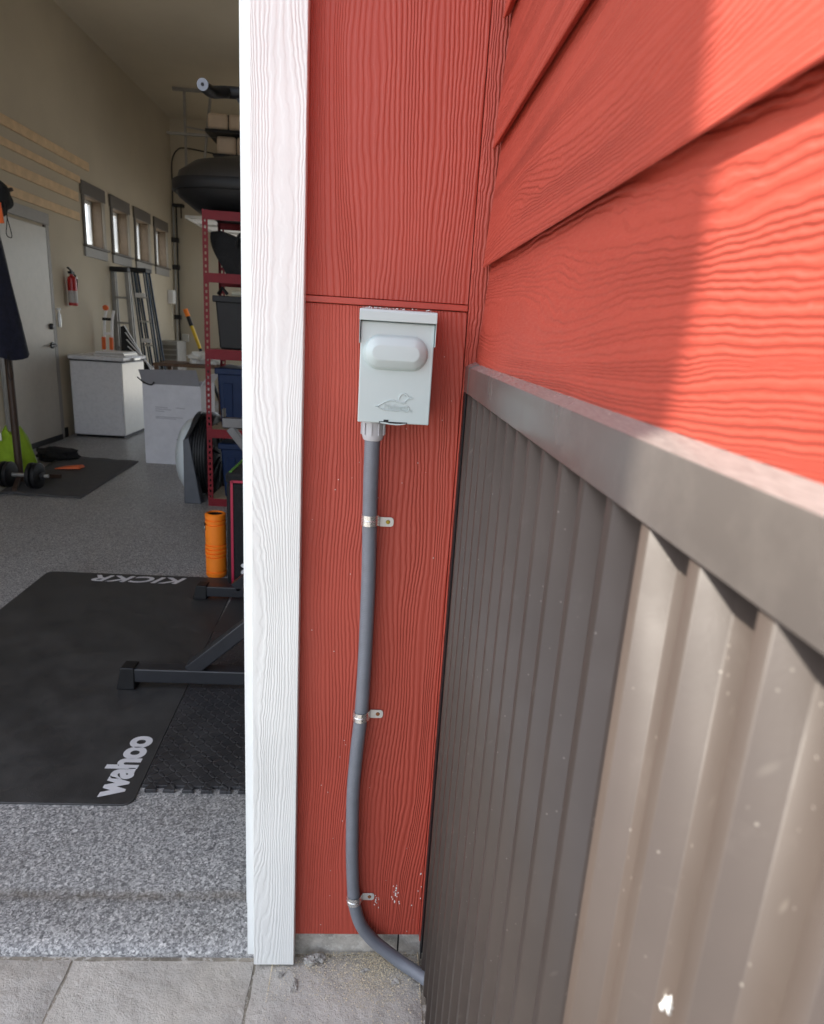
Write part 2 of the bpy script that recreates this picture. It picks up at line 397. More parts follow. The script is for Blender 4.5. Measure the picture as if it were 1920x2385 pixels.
def text(name, body, size, xdir, updir, pos, mat, parent, extr=.0006, offset=0.0, shear=0.0, space=1.0, width=None, height=None):
    cu = bpy.data.curves.new(name, 'FONT'); cu.body = body; cu.size = size; cu.extrude = extr; cu.offset = offset; cu.shear = shear; cu.space_character = space
    tmp = bpy.data.objects.new('tmp', cu); col.objects.link(tmp)
    bpy.context.view_layer.update(); dg = bpy.context.evaluated_depsgraph_get()
    me = bpy.data.meshes.new_from_object(tmp.evaluated_get(dg)); bpy.data.objects.remove(tmp)
    xs = [v.co.x for v in me.vertices]; ys = [v.co.y for v in me.vertices]
    kx = (width / (max(xs) - min(xs))) if width else 1; ky = (height / (max(ys) - min(ys))) if height else 1
    xd, ud = Vector(xdir), Vector(updir); nd = xd.cross(ud); p0 = Vector(pos); x0, y0 = min(xs), 0
    for v in me.vertices: v.co = xd * ((v.co.x - x0) * kx) + ud * (v.co.y * ky) + nd * v.co.z
    me.materials.clear(); me.materials.append(mat)
    ob = bpy.data.objects.new(name, me); col.objects.link(ob); place(ob, p0, parent); return ob

def smooth_path(pts, n=8):
    P = [Vector(p) for p in pts]; P = [P[0] * 2 - P[1]] + P + [P[-1] * 2 - P[-2]]; out = []
    for i in range(1, len(P) - 2):
        for k in range(n):
            t = k / n; a, b, c, d = P[i - 1], P[i], P[i + 1], P[i + 2]
            out.append(.5 * ((2 * b) + (c - a) * t + (2 * a - 5 * b + 4 * c - d) * t * t + (3 * b - a - 3 * c + d) * t ** 3))
    out.append(P[-2]); return out

# ================================================================== SETTING
FL = .03                     # garage floor level; pavers are z = 0
XL, XR, YB, ZC = -3.30, 1.70, 11.19, 4.20
YF = 1.130                   # face of the red panels
# ground sheet
MB().add([(-400, -400, -.06), (400, -400, -.06), (400, 400, -.06), (-400, 400, -.06)], [(0, 1, 2, 3)]).build('ground', M_ground, kind='structure', smooth=0)
# paving with individual stones
bed = MB().box(-4.2, .155, -3.2, 1.150, -.055, -.0085).build('paving', concrete_mat('joint_sand', (.30, .27, .22)), kind='structure', smooth=0)
def paver(w, d, seed):
    mb = MB(); r = random.Random(seed); nx, ny = 9, 14; e = .006
    for j in range(ny + 1):
        for i in range(nx + 1):
            x, y = w * i / nx, d * j / ny
            edge = min(i, nx - i, j, ny - j)
            if i in (0, nx): x += r.uniform(-.0022, .0022)
            if j in (0, ny): y += r.uniform(-.0022, .0022)
            z = 0 if edge else -e
            z += .0016 * math.sin(9 * x + seed) * math.sin(7 * y + 2 * seed) - .0008
            mb.v.append(Vector((x, y, z)))
    for j in range(ny):
        for i in range(nx): a = j * (nx + 1) + i; mb.f.append((a, a + 1, a + nx + 2, a + nx + 1))
    rim = [i for i in range(nx + 1)] + [j * (nx + 1) + nx for j in range(1, ny + 1)] + [ny * (nx + 1) + i for i in range(nx - 1, -1, -1)] + [j * (nx + 1) for j in range(ny - 1, 0, -1)]
    k = len(mb.v)
    for q in rim: mb.v.append(Vector((mb.v[q].x, mb.v[q].y, -.04)))
    for i in range(len(rim)): mb.f.append((rim[(i + 1) % len(rim)], rim[i], k + i, k + (i + 1) % len(rim)))
    return mb
X0 = [-.588 - .382 * k for k in range(9)][::-1] + [-.206]
for ci, x in enumerate(X0):
    w = .377 if x < -.3 else .352
    y = 1.122 if x < -.3 else 1.134
    yy = y
    for rj in range(4):
        d = .574
        if ci % 2 and rj == 0: d = .43
        m_ = paver(w, d, ci * 7 + rj); m_.v = [v + Vector((x, yy - d, 0)) for v in m_.v]
        m_.build('paver', M_paver, bed, smooth=50); yy -= d + .006
# garage floor slab: ramped nose, small fold, then flat floor
prof = [(1.132, -.05), (1.132, .001), (1.139, .009), (1.175, .0145), (1.225, .0185), (1.256, .0205), (1.263, .0180), (1.272, .0205), (1.45, .0275), (1.54, .0302), (11.3, .0302), (11.3, -.05)]
MB().prism([(a, b) for a, b in prof], 'X', -3.46, -.19).build('garage_floor', M_epoxy, kind='structure', smooth=60)
MB().box(-.189, 1.9, 1.29, 11.3, -.05, .030).build('garage_floor_side', M_epoxy, kind='structure', smooth=0)

MB().box(-4.5, 3.0, 11.36, 17.0, -.055, -.01).build('rear_bounce_slab', concrete_mat('pale_bounce_slab', (.58, .56, .52), .3), kind='structure', smooth=0)  # unseen pale slab, added to bounce sunlight in through the rear opening

# ------------------------------------------------------------------ garage building
G = thing('garage', (-.8, 1.2, 0), 'red garage with white door trim and cream interior', 'building')
# left wall with four openings
WY = [7.88 + .785 * k for k in range(4)]; OZ0, OZ1 = 2.045, 2.555
def opening(k): return WY[k] + .075, WY[k] + .555
mb = MB(); xo, xi = XL - .16, XL
mb.box(xo, xi, 1.29, YB + .16, -.05, OZ0).box(xo, xi, 1.29, YB + .16, OZ1, 4.284)
ye = 1.29
for k in range(4):
    a, b = opening(k); mb.box(xo, xi, ye, a, OZ0, OZ1); ye = b
mb.box(xo, xi, ye, YB + .16, OZ0, OZ1)
mb.build('left_wall', M_iwall, G, smooth=0)
RX0, RX1, RZ = -2.20, 1.10, 2.55      # rear opening, its sectional door is raised overhead
MB().box(XL, RX0, YB, YB + .16, -.05, 4.284).box(RX1, XR, YB, YB + .16, -.05, 4.284).box(RX0, RX1, YB, YB + .16, RZ, 4.284).build('back_wall', M_iwall, G, smooth=0)
MB().box(XR, XR + .16, 1.29, 8.5, -.05, 4.284).box(XR, XR + .16, 10.95, YB + .16, -.05, 4.284).box(XR, XR + .16, 8.5, 10.95, -.05, .4).box(XR, XR + .16, 8.5, 10.95, 2.7, 4.284).build('right_wall', M_iwall, G, smooth=0)
MB().box(XR + .06, XR + .066, 8.5, 10.95, .4, 2.7).build('added_window_pane', M_glass, G, smooth=0)  # window and its opening added out of view to brighten the back corner
MB().box(XL - .16, XR + .16, 1.13, YB + .16, 4.285, 4.40).build('ceiling_deck', M_ext, G, smooth=0)
MB().box(XL, XR, 1.29, YB, ZC, ZC + .012).build('ceiling', M_ceil, G, smooth=0)
# facade around the door opening; unseen storey above shaped to shade the siding
MB().box(-3.46, -3.20, 1.13, 1.288, -.03, 3.95).build('front_wall', M_ext, G, smooth=0)
MB().box(-3.46, .17, 1.13, 1.288, 3.95, 4.284).build('front_wall', M_ext, G, smooth=0)
MB().prism([(1.391, 4.41), (1.391, 6.20), (1.66, 7.32), (1.83, 7.32), (1.55, 6.20), (1.55, 4.41)], 'X', -3.46, 1.86).build('front_wall', M_ext, G, smooth=0)
MB().prism([(1.555, 4.41), (1.555, 6.20), (1.835, 7.3), (11.35, 7.3), (11.35, 4.41)], 'X', -3.46, -3.30).build('upper_shade_wall', M_ext, G, smooth=0)
MB().box(-3.46, 1.86, 2.10, 11.35, 7.33, 7.45).build('roof', M_taupe, G, smooth=0)
MB().box(-.150, 1.86, 1.148, 1.289, -.05, 3.948).build('wall_core', M_iwall, G, smooth=0)
# foundation strip under the red panels
f = MB().box(-.128, .0965, 1.1415, 1.147, -.05, .075).box(.1005, .30, 1.1425, 1.147, -.05, .075)
f.build('foundation', M_conc, G, smooth=0)
MB().box(.0966, .1004, 1.1435, 1.1465, -.05, .075).build('foundation_crack', M_gap, G, smooth=0)
# red panels, flashing strip, corner board
MB().box(-.126, .1415, YF, 1.1410, .060, 1.3575).build('wall_panel', M_red_v, G, bevel=.001, label='lower red panel behind the grey box')
MB().box(-.126, .1415, YF, 1.1410, 1.3695, 3.948).build('wall_panel', M_red_v, G, bevel=.001, label='upper red panel above the flashing strip')
MB().box(-.126, .1415, YF - .0035, 1.1405, 1.3585, 1.3685).build('flashing_strip', M_red_s, G, bevel=.0012)
MB().box(.1425, .1900, YF - .0075, 1.1408, .05, 3.948).build('corner_board', M_red_c, G, bevel=.0015)
# white trim: face board, return, inner stop
MB().box(-.2090, -.1245, 1.105, 1.1290, .004, 3.948).build('door_trim', M_white_v, G, bevel=.0016)
MB().box(-.2265, -.1500, 1.1295, 1.147, .004, 3.947).build('door_jamb', M_white_s, G, bevel=.001)
MB().box(-.2490, -.2285, 1.232, 1.262, .034, 3.946).build('door_stop', M_white_s, G, bevel=.0015)
MB().box(-.2262, -.1510, 1.148, 1.289, .004, 3.946).build('door_jamb', M_white_s, G, smooth=0)
# scuffs and flecks of plaster on the lower panel
sc = MB(); r = random.Random(3)
for cx, cz, n, sp in ((.086, .175, 16, .013), (.044, .150, 10, .009), (.135, .18, 7, .05)):
    for _ in range(n):
        x, z = cx + r.gauss(0, sp * .35), cz + r.gauss(0, sp); w = r.uniform(.0006, .0022)
        x = min(max(x, -.11), .139); z = max(z, .07)
        sc.blob((x, YF - .0005, z), (w * .8, .0006, w * r.uniform(.6, 1.8)), int(x * 1e5), .3, 1)
for _ in range(34):
    x, z, w = r.uniform(-.11, .138), r.uniform(.08, 1.30), r.uniform(.0004, .001)
    sc.blob((x, YF - .0004, z), (w, .0005, w), 3, .2, 1)
sc.build('plaster_flecks', M_caulk, G, kind='stuff', smooth=0)
# thin dusty caulk line on top of the box is added with the box

# side door in the left wall
dy0, dy1, dz1 = 6.10, 6.985, 2.085
d = MB().box(XL + .004, XL + .030, dy0, dy1, FL + .012, dz1).build('side_door', M_door, G, bevel=.004)
for z in (1.98, .98): pass
hm = MB().lathe([(.032, 0), (.032, .012), (.014, .014), (.012, .045)], (XL + .030, 6.925, .985), 'X', 16); hm.bar((XL + .066, 6.93, .985), (XL + .066, 6.82, .982), .016, .018)
hm.build('handle', M_blackm, d)
MB().lathe([(.030, 0), (.030, .014), (.020, .030)], (XL + .030, 6.925, 1.165), 'X', 16).bar((XL + .052, 6.925, 1.15), (XL + .052, 6.925, 1.185), .03, .012, (1, 0, 0)).build('deadbolt', M_blackm, d)
c = MB().box(XL + .001, XL + .022, dy0 - .10, dy1 + .10, dz1 + .03, dz1 + .135).box(XL + .001, XL + .020, dy1 + .025, dy1 + .085, FL, dz1 + .028).box(XL + .001, XL + .020, dy0 - .085, dy0 - .025, FL, dz1 + .028)
c.build('door_casing', M_apron, G, bevel=.002)
MB().box(XL + .001, XL + .008, dy1 + .002, dy1 + .024, FL, dz1 + .026).build('door_reveal', pbr('dark_brown_jamb', (.035, .012, .010), .6), G, smooth=0)
MB().box(XL + .001, XL + .016, dy1 + .09, 7.16, FL, FL + .10).build('baseboard', M_black, G, smooth=0)
MB().box(XL + .001, XL + .012, 1.30, dy0 - .1, FL, FL + .09).build('baseboard', M_black, G, smooth=0)
MB().box(XL + .0305, XL + .040, dy0 + .01, dy1 - .005, FL + .002, FL + .055).build('door_sweep', M_black, d, smooth=0)
# four small windows
for k in range(4):
    a, b = opening(k)
    w = MB().box(XL + .001, XL + .024, a - .075, b + .075, OZ1, OZ1 + .135).build('window', M_taupe, G, bevel=.002)
    MB().box(XL + .001, XL + .018, a - .058, a - .002, OZ0, OZ1 - .001).build('casing', M_taupe, w, bevel=.002)
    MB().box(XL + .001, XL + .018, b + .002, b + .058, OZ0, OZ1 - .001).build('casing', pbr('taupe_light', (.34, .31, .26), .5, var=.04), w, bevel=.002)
    MB().box(XL + .001, XL + .045, a - .08, b + .08, OZ0 - .024, OZ0 - .001).build('sill', M_taupe, w, bevel=.003)
    MB().box(XL + .001, XL + .020, a - .062, b + .062, OZ0 - .125, OZ0 - .025).build('apron', M_apron, w, bevel=.002)
    x0, x1 = XL - .150, XL - .112
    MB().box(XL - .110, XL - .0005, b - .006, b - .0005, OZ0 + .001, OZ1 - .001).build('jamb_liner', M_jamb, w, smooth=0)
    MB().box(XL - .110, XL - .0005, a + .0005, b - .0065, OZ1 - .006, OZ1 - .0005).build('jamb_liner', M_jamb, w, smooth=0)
    fr = MB().box(x0, x1, a + .001, a + .038, OZ0 + .001, OZ1 - .001).box(x0, x1, b - .038, b - .001, OZ0 + .001, OZ1 - .001).box(x0, x1, a + .039, b - .039, OZ0 + .001, OZ0 + .04).box(x0, x1, a + .039, b - .039, OZ1 - .04, OZ1 - .001)
    fr.build('frame', M_white_s, w, bevel=.002)
    MB().box(XL - .134, XL - .130, a + .0385, b - .0385, OZ0 + .0405, OZ1 - .0405).build('pane', M_glass, w, smooth=0)
# plywood battens across the left wall
for z0, z1, y1 in ((2.815, 2.900, 8.12), (2.650, 2.715, 7.87), (2.455, 2.545, 7.80), (2.265, 2.345, 7.80)):
    MB().box(XL + .001, XL + .019, 4.0, y1, z0, z1).build('batten', M_wood, G, bevel=.0015)

# ------------------------------------------------------------------ right-hand wing: lap siding over steel wainscot
Wg = thing('siding_wall', (.2, -.6, 0), 'red lap siding wall above brown ribbed steel panels', 'wall')
MB().box(.185, .40, -.22, 1.122, -.05, 2.88).build('wall_core', M_ext, Wg, smooth=0)
YE0, YE1 = -.22, 1.1120
zi = 1.2545
for i in range(9):
    zb = zi + .172 * i; zt = zb + .200; xb, xt = .1578, .1722
    p = [(xb, zb + .0012), (xb + .0012, zb), (xb + .0105, zb + .0075), (xt + .0090, zt), (xt, zt)]
    o = MB()
    n = len(p); k0 = 0
    for y in (YE0, YE1):
        for x, z in p: o.v.append(Vector((x, y, z)))
    o.f.append(tuple(range(n - 1, -1, -1))); o.f.append(tuple(range(n, 2 * n)))
    for q in range(n): o.f.append((q, (q + 1) % n, n + (q + 1) % n, n + q))
    o.build('siding_board', M_red_h, Wg, smooth=30)
MB().box(.1735, .1840, 1.1125, 1.1218, 1.290, 2.87).build('open_joint', M_gap, Wg, smooth=0)
# ribbed steel sheet
XC, XV, ZB, ZT = .1470, .1600, .027, 1.262
ys = []; y_edge = .223 + 15 * .0577
prof = []
def rc(pts, rad=.0012): return pts
yk = y_edge
while yk > -.20:
    prof += [(XC + .0010, yk + .0002), (XC + .0002, yk - .0005), (XC, yk - .0012), (XC, yk - .0105), (XC + .0005, yk - .0117), (XC + .0128, yk - .0208), (XC + .0134, yk - .0220), (XC + .0134, yk - .0478), (XC + .0129, yk - .0488)]
    yk -= .0577
o = MB()
for x, y in prof: o.v += [Vector((x, y, ZB)), Vector((x, y, ZT))]
for i in range(len(prof) - 1): o.f.append((2 * i, 2 * i + 1, 2 * i + 3, 2 * i + 2))
ob = o.build('ribbed_sheet', M_brown, Wg, smooth=24)
sm = ob.modifiers.new('thick', 'SOLIDIFY'); sm.thickness = .0007; sm.offset = 0
# end channel, cap flashing
MB().box(.1445, .1468, 1.0990, 1.1215, .030, 1.232).build('end_channel', M_black, Wg, smooth=0)
MB().box(.1469, .1840, 1.1130, 1.1215, .030, 1.232).build('end_channel', M_dgrey, Wg, smooth=0)
cap = [(.1450, 1.2290), (.1450, 1.2690), (.1458, 1.2705), (.1665, 1.2800), (.1672, 1.2840), (.1678, 1.2840), (.1676, 1.2765), (.1466, 1.2660), (.1462, 1.2290)]
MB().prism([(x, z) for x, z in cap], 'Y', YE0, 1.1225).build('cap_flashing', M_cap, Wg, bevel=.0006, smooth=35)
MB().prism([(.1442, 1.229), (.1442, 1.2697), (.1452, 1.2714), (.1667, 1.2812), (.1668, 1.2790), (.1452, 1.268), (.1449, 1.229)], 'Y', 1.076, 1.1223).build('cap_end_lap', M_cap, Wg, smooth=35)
blob = MB().blob((.1465, .226, 1.028), (.0014, .0028, .0040), 5, .45, 3).blob((.1466, .2305, 1.0215), (.0012, .0015, .0018), 6, .3, 2)
blob.build('white_lump', M_caulk, label='chalky white lump stuck to the lit ribs of the brown steel', cat='lump')

# ================================================================== GREY BOX AND CONDUIT
B = thing('disconnect_box', (.026, 1.09, 1.17), 'pale grey electrical disconnect box mounted on the red panel', 'electrical box')
MB().box(-.0290, .0815, 1.068, YF - .0005, 1.180, 1.343).build('body', M_boxp, B, bevel=.002)
# front cover: sheet with a folded edge
MB().box(-.0310, .0835, 1.0540, 1.0605, 1.1775, 1.3335).build('cover', M_boxp, B, bevel=.0018, seg=3)
MB().box(-.0308, -.0296, 1.0608, 1.082, 1.1785, 1.318).box(.0821, .0833, 1.0608, 1.082, 1.1785, 1.318).box(-.0294, .0819, 1.0608, 1.0675, 1.1788, 1.1798).build('cover_return', M_boxp, B, smooth=0)
hd = [(1.0455, 1.3345), (1.0455, 1.3475), (1.0485, 1.3512), (YF - .0005, 1.3545), (YF - .0005, 1.3435), (1.0475, 1.3435), (1.0475, 1.3345)]
MB().prism(hd, 'X', -.0335, .0855).build('hood', M_boxp, B, bevel=.0008)
MB().box(-.0330, -.0322, 1.0478, 1.1290, 1.300, 1.3430).build('hood_side', M_boxp, B, smooth=0)
MB().box(.0842, .0850, 1.0478, 1.1290, 1.300, 1.3430).build('hood_side', M_boxp, B, smooth=0)
# pressed capsule dome
dm = MB(); cx, cz = .0245, 1.2875; rings = [(.0512, .0272, 0), (.0505, .0265, .0008), (.0492, .0250, .0045), (.0478, .0234, .0080), (.0458, .0212, .0100), (.0372, .0122, .0158), (.0362, .0112, .0163), (.0350, .0100, .0164)]
N = 40
for hx, hz, out in rings:
    for j in range(N):
        a = 2 * math.pi * j / N; ca, sa = math.cos(a), math.sin(a)
        dm.v.append(Vector((cx + math.copysign(max(hx - hz, 0), ca) * min(1, abs(ca) * 6) + hz * ca, 1.0541 - out, cz + hz * sa)))
for i in range(len(rings) - 1):
    for j in range(N): dm.f.append((i * N + j, i * N + (j + 1) % N, (i + 1) * N + (j + 1) % N, (i + 1) * N + j))
dm.f.append(tuple((len(rings) - 1) * N + j for j in range(N)))
dm.build('dome', M_boxp, B, smooth=28)
# embossed duck emblem and word
yy = 1.0536
def relief(pts, r): return MB().tube([(x, yy, z) for x, z in smooth_path2(pts)], r, 6)
def smooth_path2(p): return [(q.x, q.y) for q in smooth_path([(a, b, 0) for a, b in p], 6)]
em = MB()
for pts, rr_ in (([(-.004, 1.2045), (.0015, 1.2050), (.010, 1.2105), (.018, 1.2138), (.026, 1.2142), (.033, 1.2122), (.039, 1.2108), (.044, 1.2112)], .0011),
                 ([(-.003, 1.2040), (.002, 1.2018), (.009, 1.1992), (.022, 1.1985), (.038, 1.1980), (.047, 1.1978), (.0500, 1.2000), (.0505, 1.2040), (.0470, 1.2068)], .0009),
                 ([(.0338, 1.2165), (.0340, 1.2205), (.0372, 1.2245), (.0410, 1.2258), (.0445, 1.2248), (.0470, 1.2222), (.0500, 1.2205), (.0552, 1.2192)], .0011),
                 ([(.0552, 1.2190), (.0500, 1.2178), (.0460, 1.2165), (.0435, 1.2135), (.0405, 1.2128)], .0009)):
    em.tube([(x, yy, z) for x, z in smooth_path2(pts)], rr_, 6)
em.lathe([(.0008, 0), (.0008, .0006), (.0003, .0009)], (.0435, yy + .0004, 1.2222), 'Y', 8)
em.build('emblem', M_boxp, B, smooth=60)
text('lettering', 'Midwest', .0080, (1, 0, 0), (0, 0, 1), (.0100, yy, 1.1995), M_boxp, B, extr=.0010, offset=-.00018, shear=.12, width=.0385, height=.0092)
text('registered_mark', '\u00ae', .0048, (1, 0, 0), (0, 0, 1), (.0520, yy, 1.1972), M_boxp, B, extr=.0004)
# hasp slot at the bottom of the cover
MB().box(.0035, .0485, 1.0535, 1.0539, 1.1777, 1.1802).box(.0105, .0185, 1.0535, 1.0539, 1.1803, 1.1832).build('latch_slot', M_gap, B, smooth=0)
hs = MB(); pts = [(.0045, 1.1788), (.012, 1.1793), (.022, 1.1780), (.030, 1.1775), (.038, 1.1778), (.0475, 1.1790)]
lo = [(.0450, 1.1778), (.038, 1.1762), (.030, 1.1757), (.022, 1.1760), (.012, 1.1771), (.0065, 1.1776)]
hs.prism(pts + lo, 'Y', 1.0505, 1.0532); hs.build('hasp', M_boxp, B, smooth=0)
# chalky smear of caulk along the top of the hood
cm = MB(); r = random.Random(9)
for k in range(46):
    x = -.030 + .112 * (k / 45.0) ** 1.0 + r.gauss(0, .0008); w = r.uniform(.0008, .0019)
    if x > .02 and r.random() < .45: continue
    cm.blob((x, YF - .0012, 1.3553 + abs(r.gauss(0, .0010))), (w, .0010, w * .7), k, .3, 1)
cm.build('caulk_line', M_caulk, B, kind='stuff')

C = thing('conduit', (-.004, 1.11, .03), 'grey flexible electrical conduit running down the red panel', 'conduit')
path = [(-.006, 1.088, 1.150), (-.006, 1.092, 1.10), (-.0055, 1.100, 1.05), (-.0045, 1.109, .99), (-.0025, 1.112, .911), (-.002, 1.1125, .84), (-.002, 1.1125, .759), (-.0027, 1.112, .69), (-.0045, 1.112, .614), (-.0105, 1.111, .519), (-.0135, 1.110, .43), (-.0115, 1.110, .33), (-.0095, 1.111, .27), (-.005, 1.112, .20), (.000, 1.112, .155), (.015, 1.112, .105), (.042, 1.111, .066), (.078, 1.106, .036), (.108, 1.096, .020), (.140, 1.078, .0145), (.170, 1.055, .0145), (.215, 1.02, .0145)]
P = smooth_path(path, 10)
cd = MB().tube(P, .0130, 20)
ob = cd.build('pipe', M_cond, C, smooth=60)
uvl = ob.data.uv_layers.new(name='UVMap'); acc = [0]
for i in range(1, len(P)): acc.append(acc[-1] + (P[i] - P[i - 1]).length)
for lp in ob.data.loops:
    vi = lp.vertex_index; uvl.data[lp.index].uv = ((vi % 20) / 20, acc[min(vi // 20, len(acc) - 1)])
cn = MB().lathe([(.0168, .0295), (.0168, .0265), (.0184, .0255), (.0184, .0010), (.0176, -.0005), (.0168, -.0040), (.0152, -.0065), (.0136, -.0072)][::-1], (-.0055, 1.0900, 1.1505), 'Z', 32)
cn.build('connector_nut', M_fit, C, smooth=30)
fl = MB()
for k in range(10):
    a = 2 * math.pi * (k + .3) / 10; ca, sa = math.cos(a), math.sin(a)
    fl.bar((-.0055 + .0182 * ca, 1.09 + .0182 * sa, 1.1535), (-.0055 + .0182 * ca, 1.09 + .0182 * sa, 1.1725), .0014, .0052, (ca, sa, 0))
fl.build('grip_ribs', M_fit, C, smooth=0)
def strap(z, xc, tilt, rust, label, zt):
    S = thing('conduit_strap', (xc, YF, z - .01), label, 'strap', 'straps holding the conduit')
    yc = min(P, key=lambda q: abs(q.z - z)).y; b = MB(); w = .0095; prof = [(.0143, -w), (.0147, -w), (.0147, -.0012), (.0155, -.0006), (.0158, 0), (.0155, .0006), (.0147, .0012), (.0147, w), (.0143, w)]
    n = 22; a0, a1 = R(-20), R(-200)
    for j in range(n + 1):
        a = a0 + (a1 - a0) * j / n
        for rr_, h in prof: b.v.append(Vector((xc + rr_ * math.cos(a), yc + rr_ * math.sin(a) * 1.02, z + h + math.tan(tilt) * rr_ * math.cos(a))))
    m = len(prof)
    for j in range(n):
        for i in range(m): b.f.append((j * m + i, j * m + (i + 1) % m, (j + 1) * m + (i + 1) % m, (j + 1) * m + i))
    b.build('band', M_zinc, S, smooth=50)
    MB().hexa([(xc + .0135, yc - .004, z - w), (xc + .0143, yc - .004, z - w), (xc + .0190, YF - .0022, zt - .0085), (xc + .0182, YF - .0014, zt - .0085)], [(xc + .0135, yc - .004, z + w), (xc + .0143, yc - .004, z + w), (xc + .0190, YF - .0022, zt + .0090), (xc + .0182, YF - .0014, zt + .0090)]).build('shank', M_zinc, S, smooth=0)
    xt = xc + .0180
    MB().prism([(xt, zt - .0085), (xt + .020, zt - .0085), (xt + .0235, zt - .0065), (xt + .0247, zt - .002), (xt + .0247, zt + .003), (xt + .0235, zt + .0072), (xt + .020, zt + .0090), (xt, zt + .0090)], 'Y', YF - .0026, YF - .0014).build('tab', pbr('pale_zinc', (.66, .66, .63), .42, .45, var=.08, vscale=150), S, bevel=.0003)
    MB().lathe([(.0039, 0), (.0039, -.0006), (.0032, -.0016), (.0010, -.0018)], (xt + .0145, YF - .0026, zt + .0003), 'Y', 12).build('screw', M_rust if rust else M_brass, S)
strap(1.000, -.0045, R(1), False, 'upper steel strap with brass coloured screw, just below the grey box', .991)
strap(.609, -.0050, R(3), True, 'middle steel strap on the conduit, between the other two', .602)
strap(.175, -.0025, R(4), True, 'lowest steel strap where the conduit starts to bend', .163)

# ------------------------------------------------------------------ debris at the foot of the wall
r = random.Random(21)
sd = MB()
for _ in range(6000):
    x = min(max(r.choice((r.gauss(.055, .04), r.gauss(-.01, .10))), -.17), .143); y = 1.138 - abs(r.gauss(0, .062)); s_ = r.uniform(.0006, .0021)
    if y < .93: continue
    p = [Vector((r.gauss(0, 1), r.gauss(0, 1), r.gauss(0, 1))).normalized() * s_ for _ in range(4)]
    sd.add([(x + q.x, y + q.y, .0012 + abs(q.z)) for q in p], [(0, 1, 2), (0, 2, 3), (0, 3, 1), (1, 3, 2)])
sd.build('loose_sand', M_sand, smooth=0, label='pale loose sand scattered along the foot of the wall', cat='sand', kind='stuff')
for cx, cy, sx, sy, sz, sd_, lb in ((-.085, 1.118, .020, .012, .012, 2, 'largest crumbly mortar lump beside the white trim foot'),
                                    (-.068, 1.122, .010, .008, .007, 14, 'small mortar crumb touching the largest lump'),
                                    (-.118, 1.062, .008, .019, .005, 4, 'long flat mortar crumb in front of the trim foot'),
                                    (-.150, 1.086, .010, .007, .005, 6, 'small mortar crumb nearest the trim foot'),
                                    (.092, 1.070, .008, .006, .006, 8, 'grey mortar crumb beside the bending conduit'),
                                    (.028, 1.095, .011, .006, .004, 11, 'flat mortar crumb under the middle of the red panel')):
    MB().blob((cx, cy, sz * .45), (sx * .8, sy * .8, sz * .8), sd_, .42, 3).build('mortar_crumb', M_mortar, label=lb, cat='rubble', group='mortar crumbs on the paving', smooth=0)

# ================================================================== GARAGE CONTENTS
# ---- printed trainer mat
Mt = thing('trainer_mat', (-1.13, 2.38, FL), 'large black rubber floor mat with white lettering', 'mat')
def rounded(x0, x1, y0, y1, rad, n=5, skew=None):
    out = []
    for cx, cy, a0 in ((x1 - rad, y0 + rad, -90), (x1 - rad, y1 - rad, 0), (x0 + rad, y1 - rad, 90), (x0 + rad, y0 + rad, 180)):
        for k in range(n + 1):
            a = R(a0 + 90 * k / n); out.append((cx + rad * math.cos(a), cy + rad * math.sin(a)))
    if skew: out = [(x + skew * (y - y0), y) for x, y in out]
    return out
MB().prism(rounded(-1.575, -.618, 1.545, 3.235, .03, skew=-.038), 'Z', FL + .0004, FL + .0062).build('sheet', M_rubber, Mt, bevel=.0015)
M_letter = pbr('white_print', (.66, .66, .68), .6, var=.05)
zt = FL + .0068
text('lettering', 'wahoo', .1, (0, 1, 0), (-1, 0, 0), (-.662, 1.572, zt), M_letter, Mt, extr=.0002, offset=.0042, shear=.0, space=.93, width=.283, height=.094)
text('lettering', 'KICKR', .1, (-1, 0, 0), (.0, -1, 0), (-.935, 3.205, zt), M_letter, Mt, extr=.0002, offset=.0022, shear=.30, space=1.05, width=.452, height=.082)
# ---- interlocking tread tile
out = [(-.6165, 1.62)]; x = -.612
nb = 0
def tooth(x): return [(x + .012, 1.62), (x + .007, 1.601), (x + .040, 1.601), (x + .035, 1.62)]
while x < -.04: out += tooth(x); x += .052
out += [(-.02, 1.62), (-.02, 2.60), (-.6535, 2.60)]
MB().prism(out, 'Z', FL + .0004, FL + .0115).build('tread_tile', M_tread, bevel=.0015, label='black interlocking foam tile with diamond tread beside the trim', cat='floor tile')
MB().prism([(-.66, 2.612), (-.02, 2.612), (-.02, 3.4), (-.66, 3.4)], 'Z', FL + .0004, FL + .0055).build('floor_tile', M_rubber, label='plain black rubber tile behind the tread tile', cat='floor tile')

# ---- power rack
Rk = thing('power_rack', (-.5, 2.55, FL), 'black steel exercise rack with capped floor tubes', 'exercise rack')
def sq(a, b, w=.05, name='tube', m=M_blackm): return MB().bar(a, b, w, w).build(name, m, Rk, bevel=.004)
zf = FL + .045
sq((-.845, 2.155, zf + .016), (.30, 2.155, zf + .016), .052, 'floor_tube')
sq((-.800, 2.975, zf), (.30, 2.975, zf), .05, 'floor_tube')
for xx, yc, ang, zz in ((-.845, 2.155, 0, .016), (-.800, 2.975, 0, 0)):
    MB().hexa([(xx - .035, yc - .032, FL + .0075), (xx + .030, yc - .032, FL + .0075), (xx + .030, yc + .032, FL + .0075), (xx - .035, yc + .032, FL + .0075)],
              [(xx - .018, yc - .029, zf + zz + .031), (xx + .030, yc - .029, zf + zz + .031), (xx + .030, yc + .029, zf + zz + .031), (xx - .018, yc + .029, zf + zz + .031)]).build('end_cap', M_black, Rk, bevel=.004)
sq((-.625, 2.155, zf + .035), (-.235, 2.155, .455), .05, 'brace')
sq((-.640, 2.975, zf + .02), (-.25, 2.975, .44), .05, 'brace')
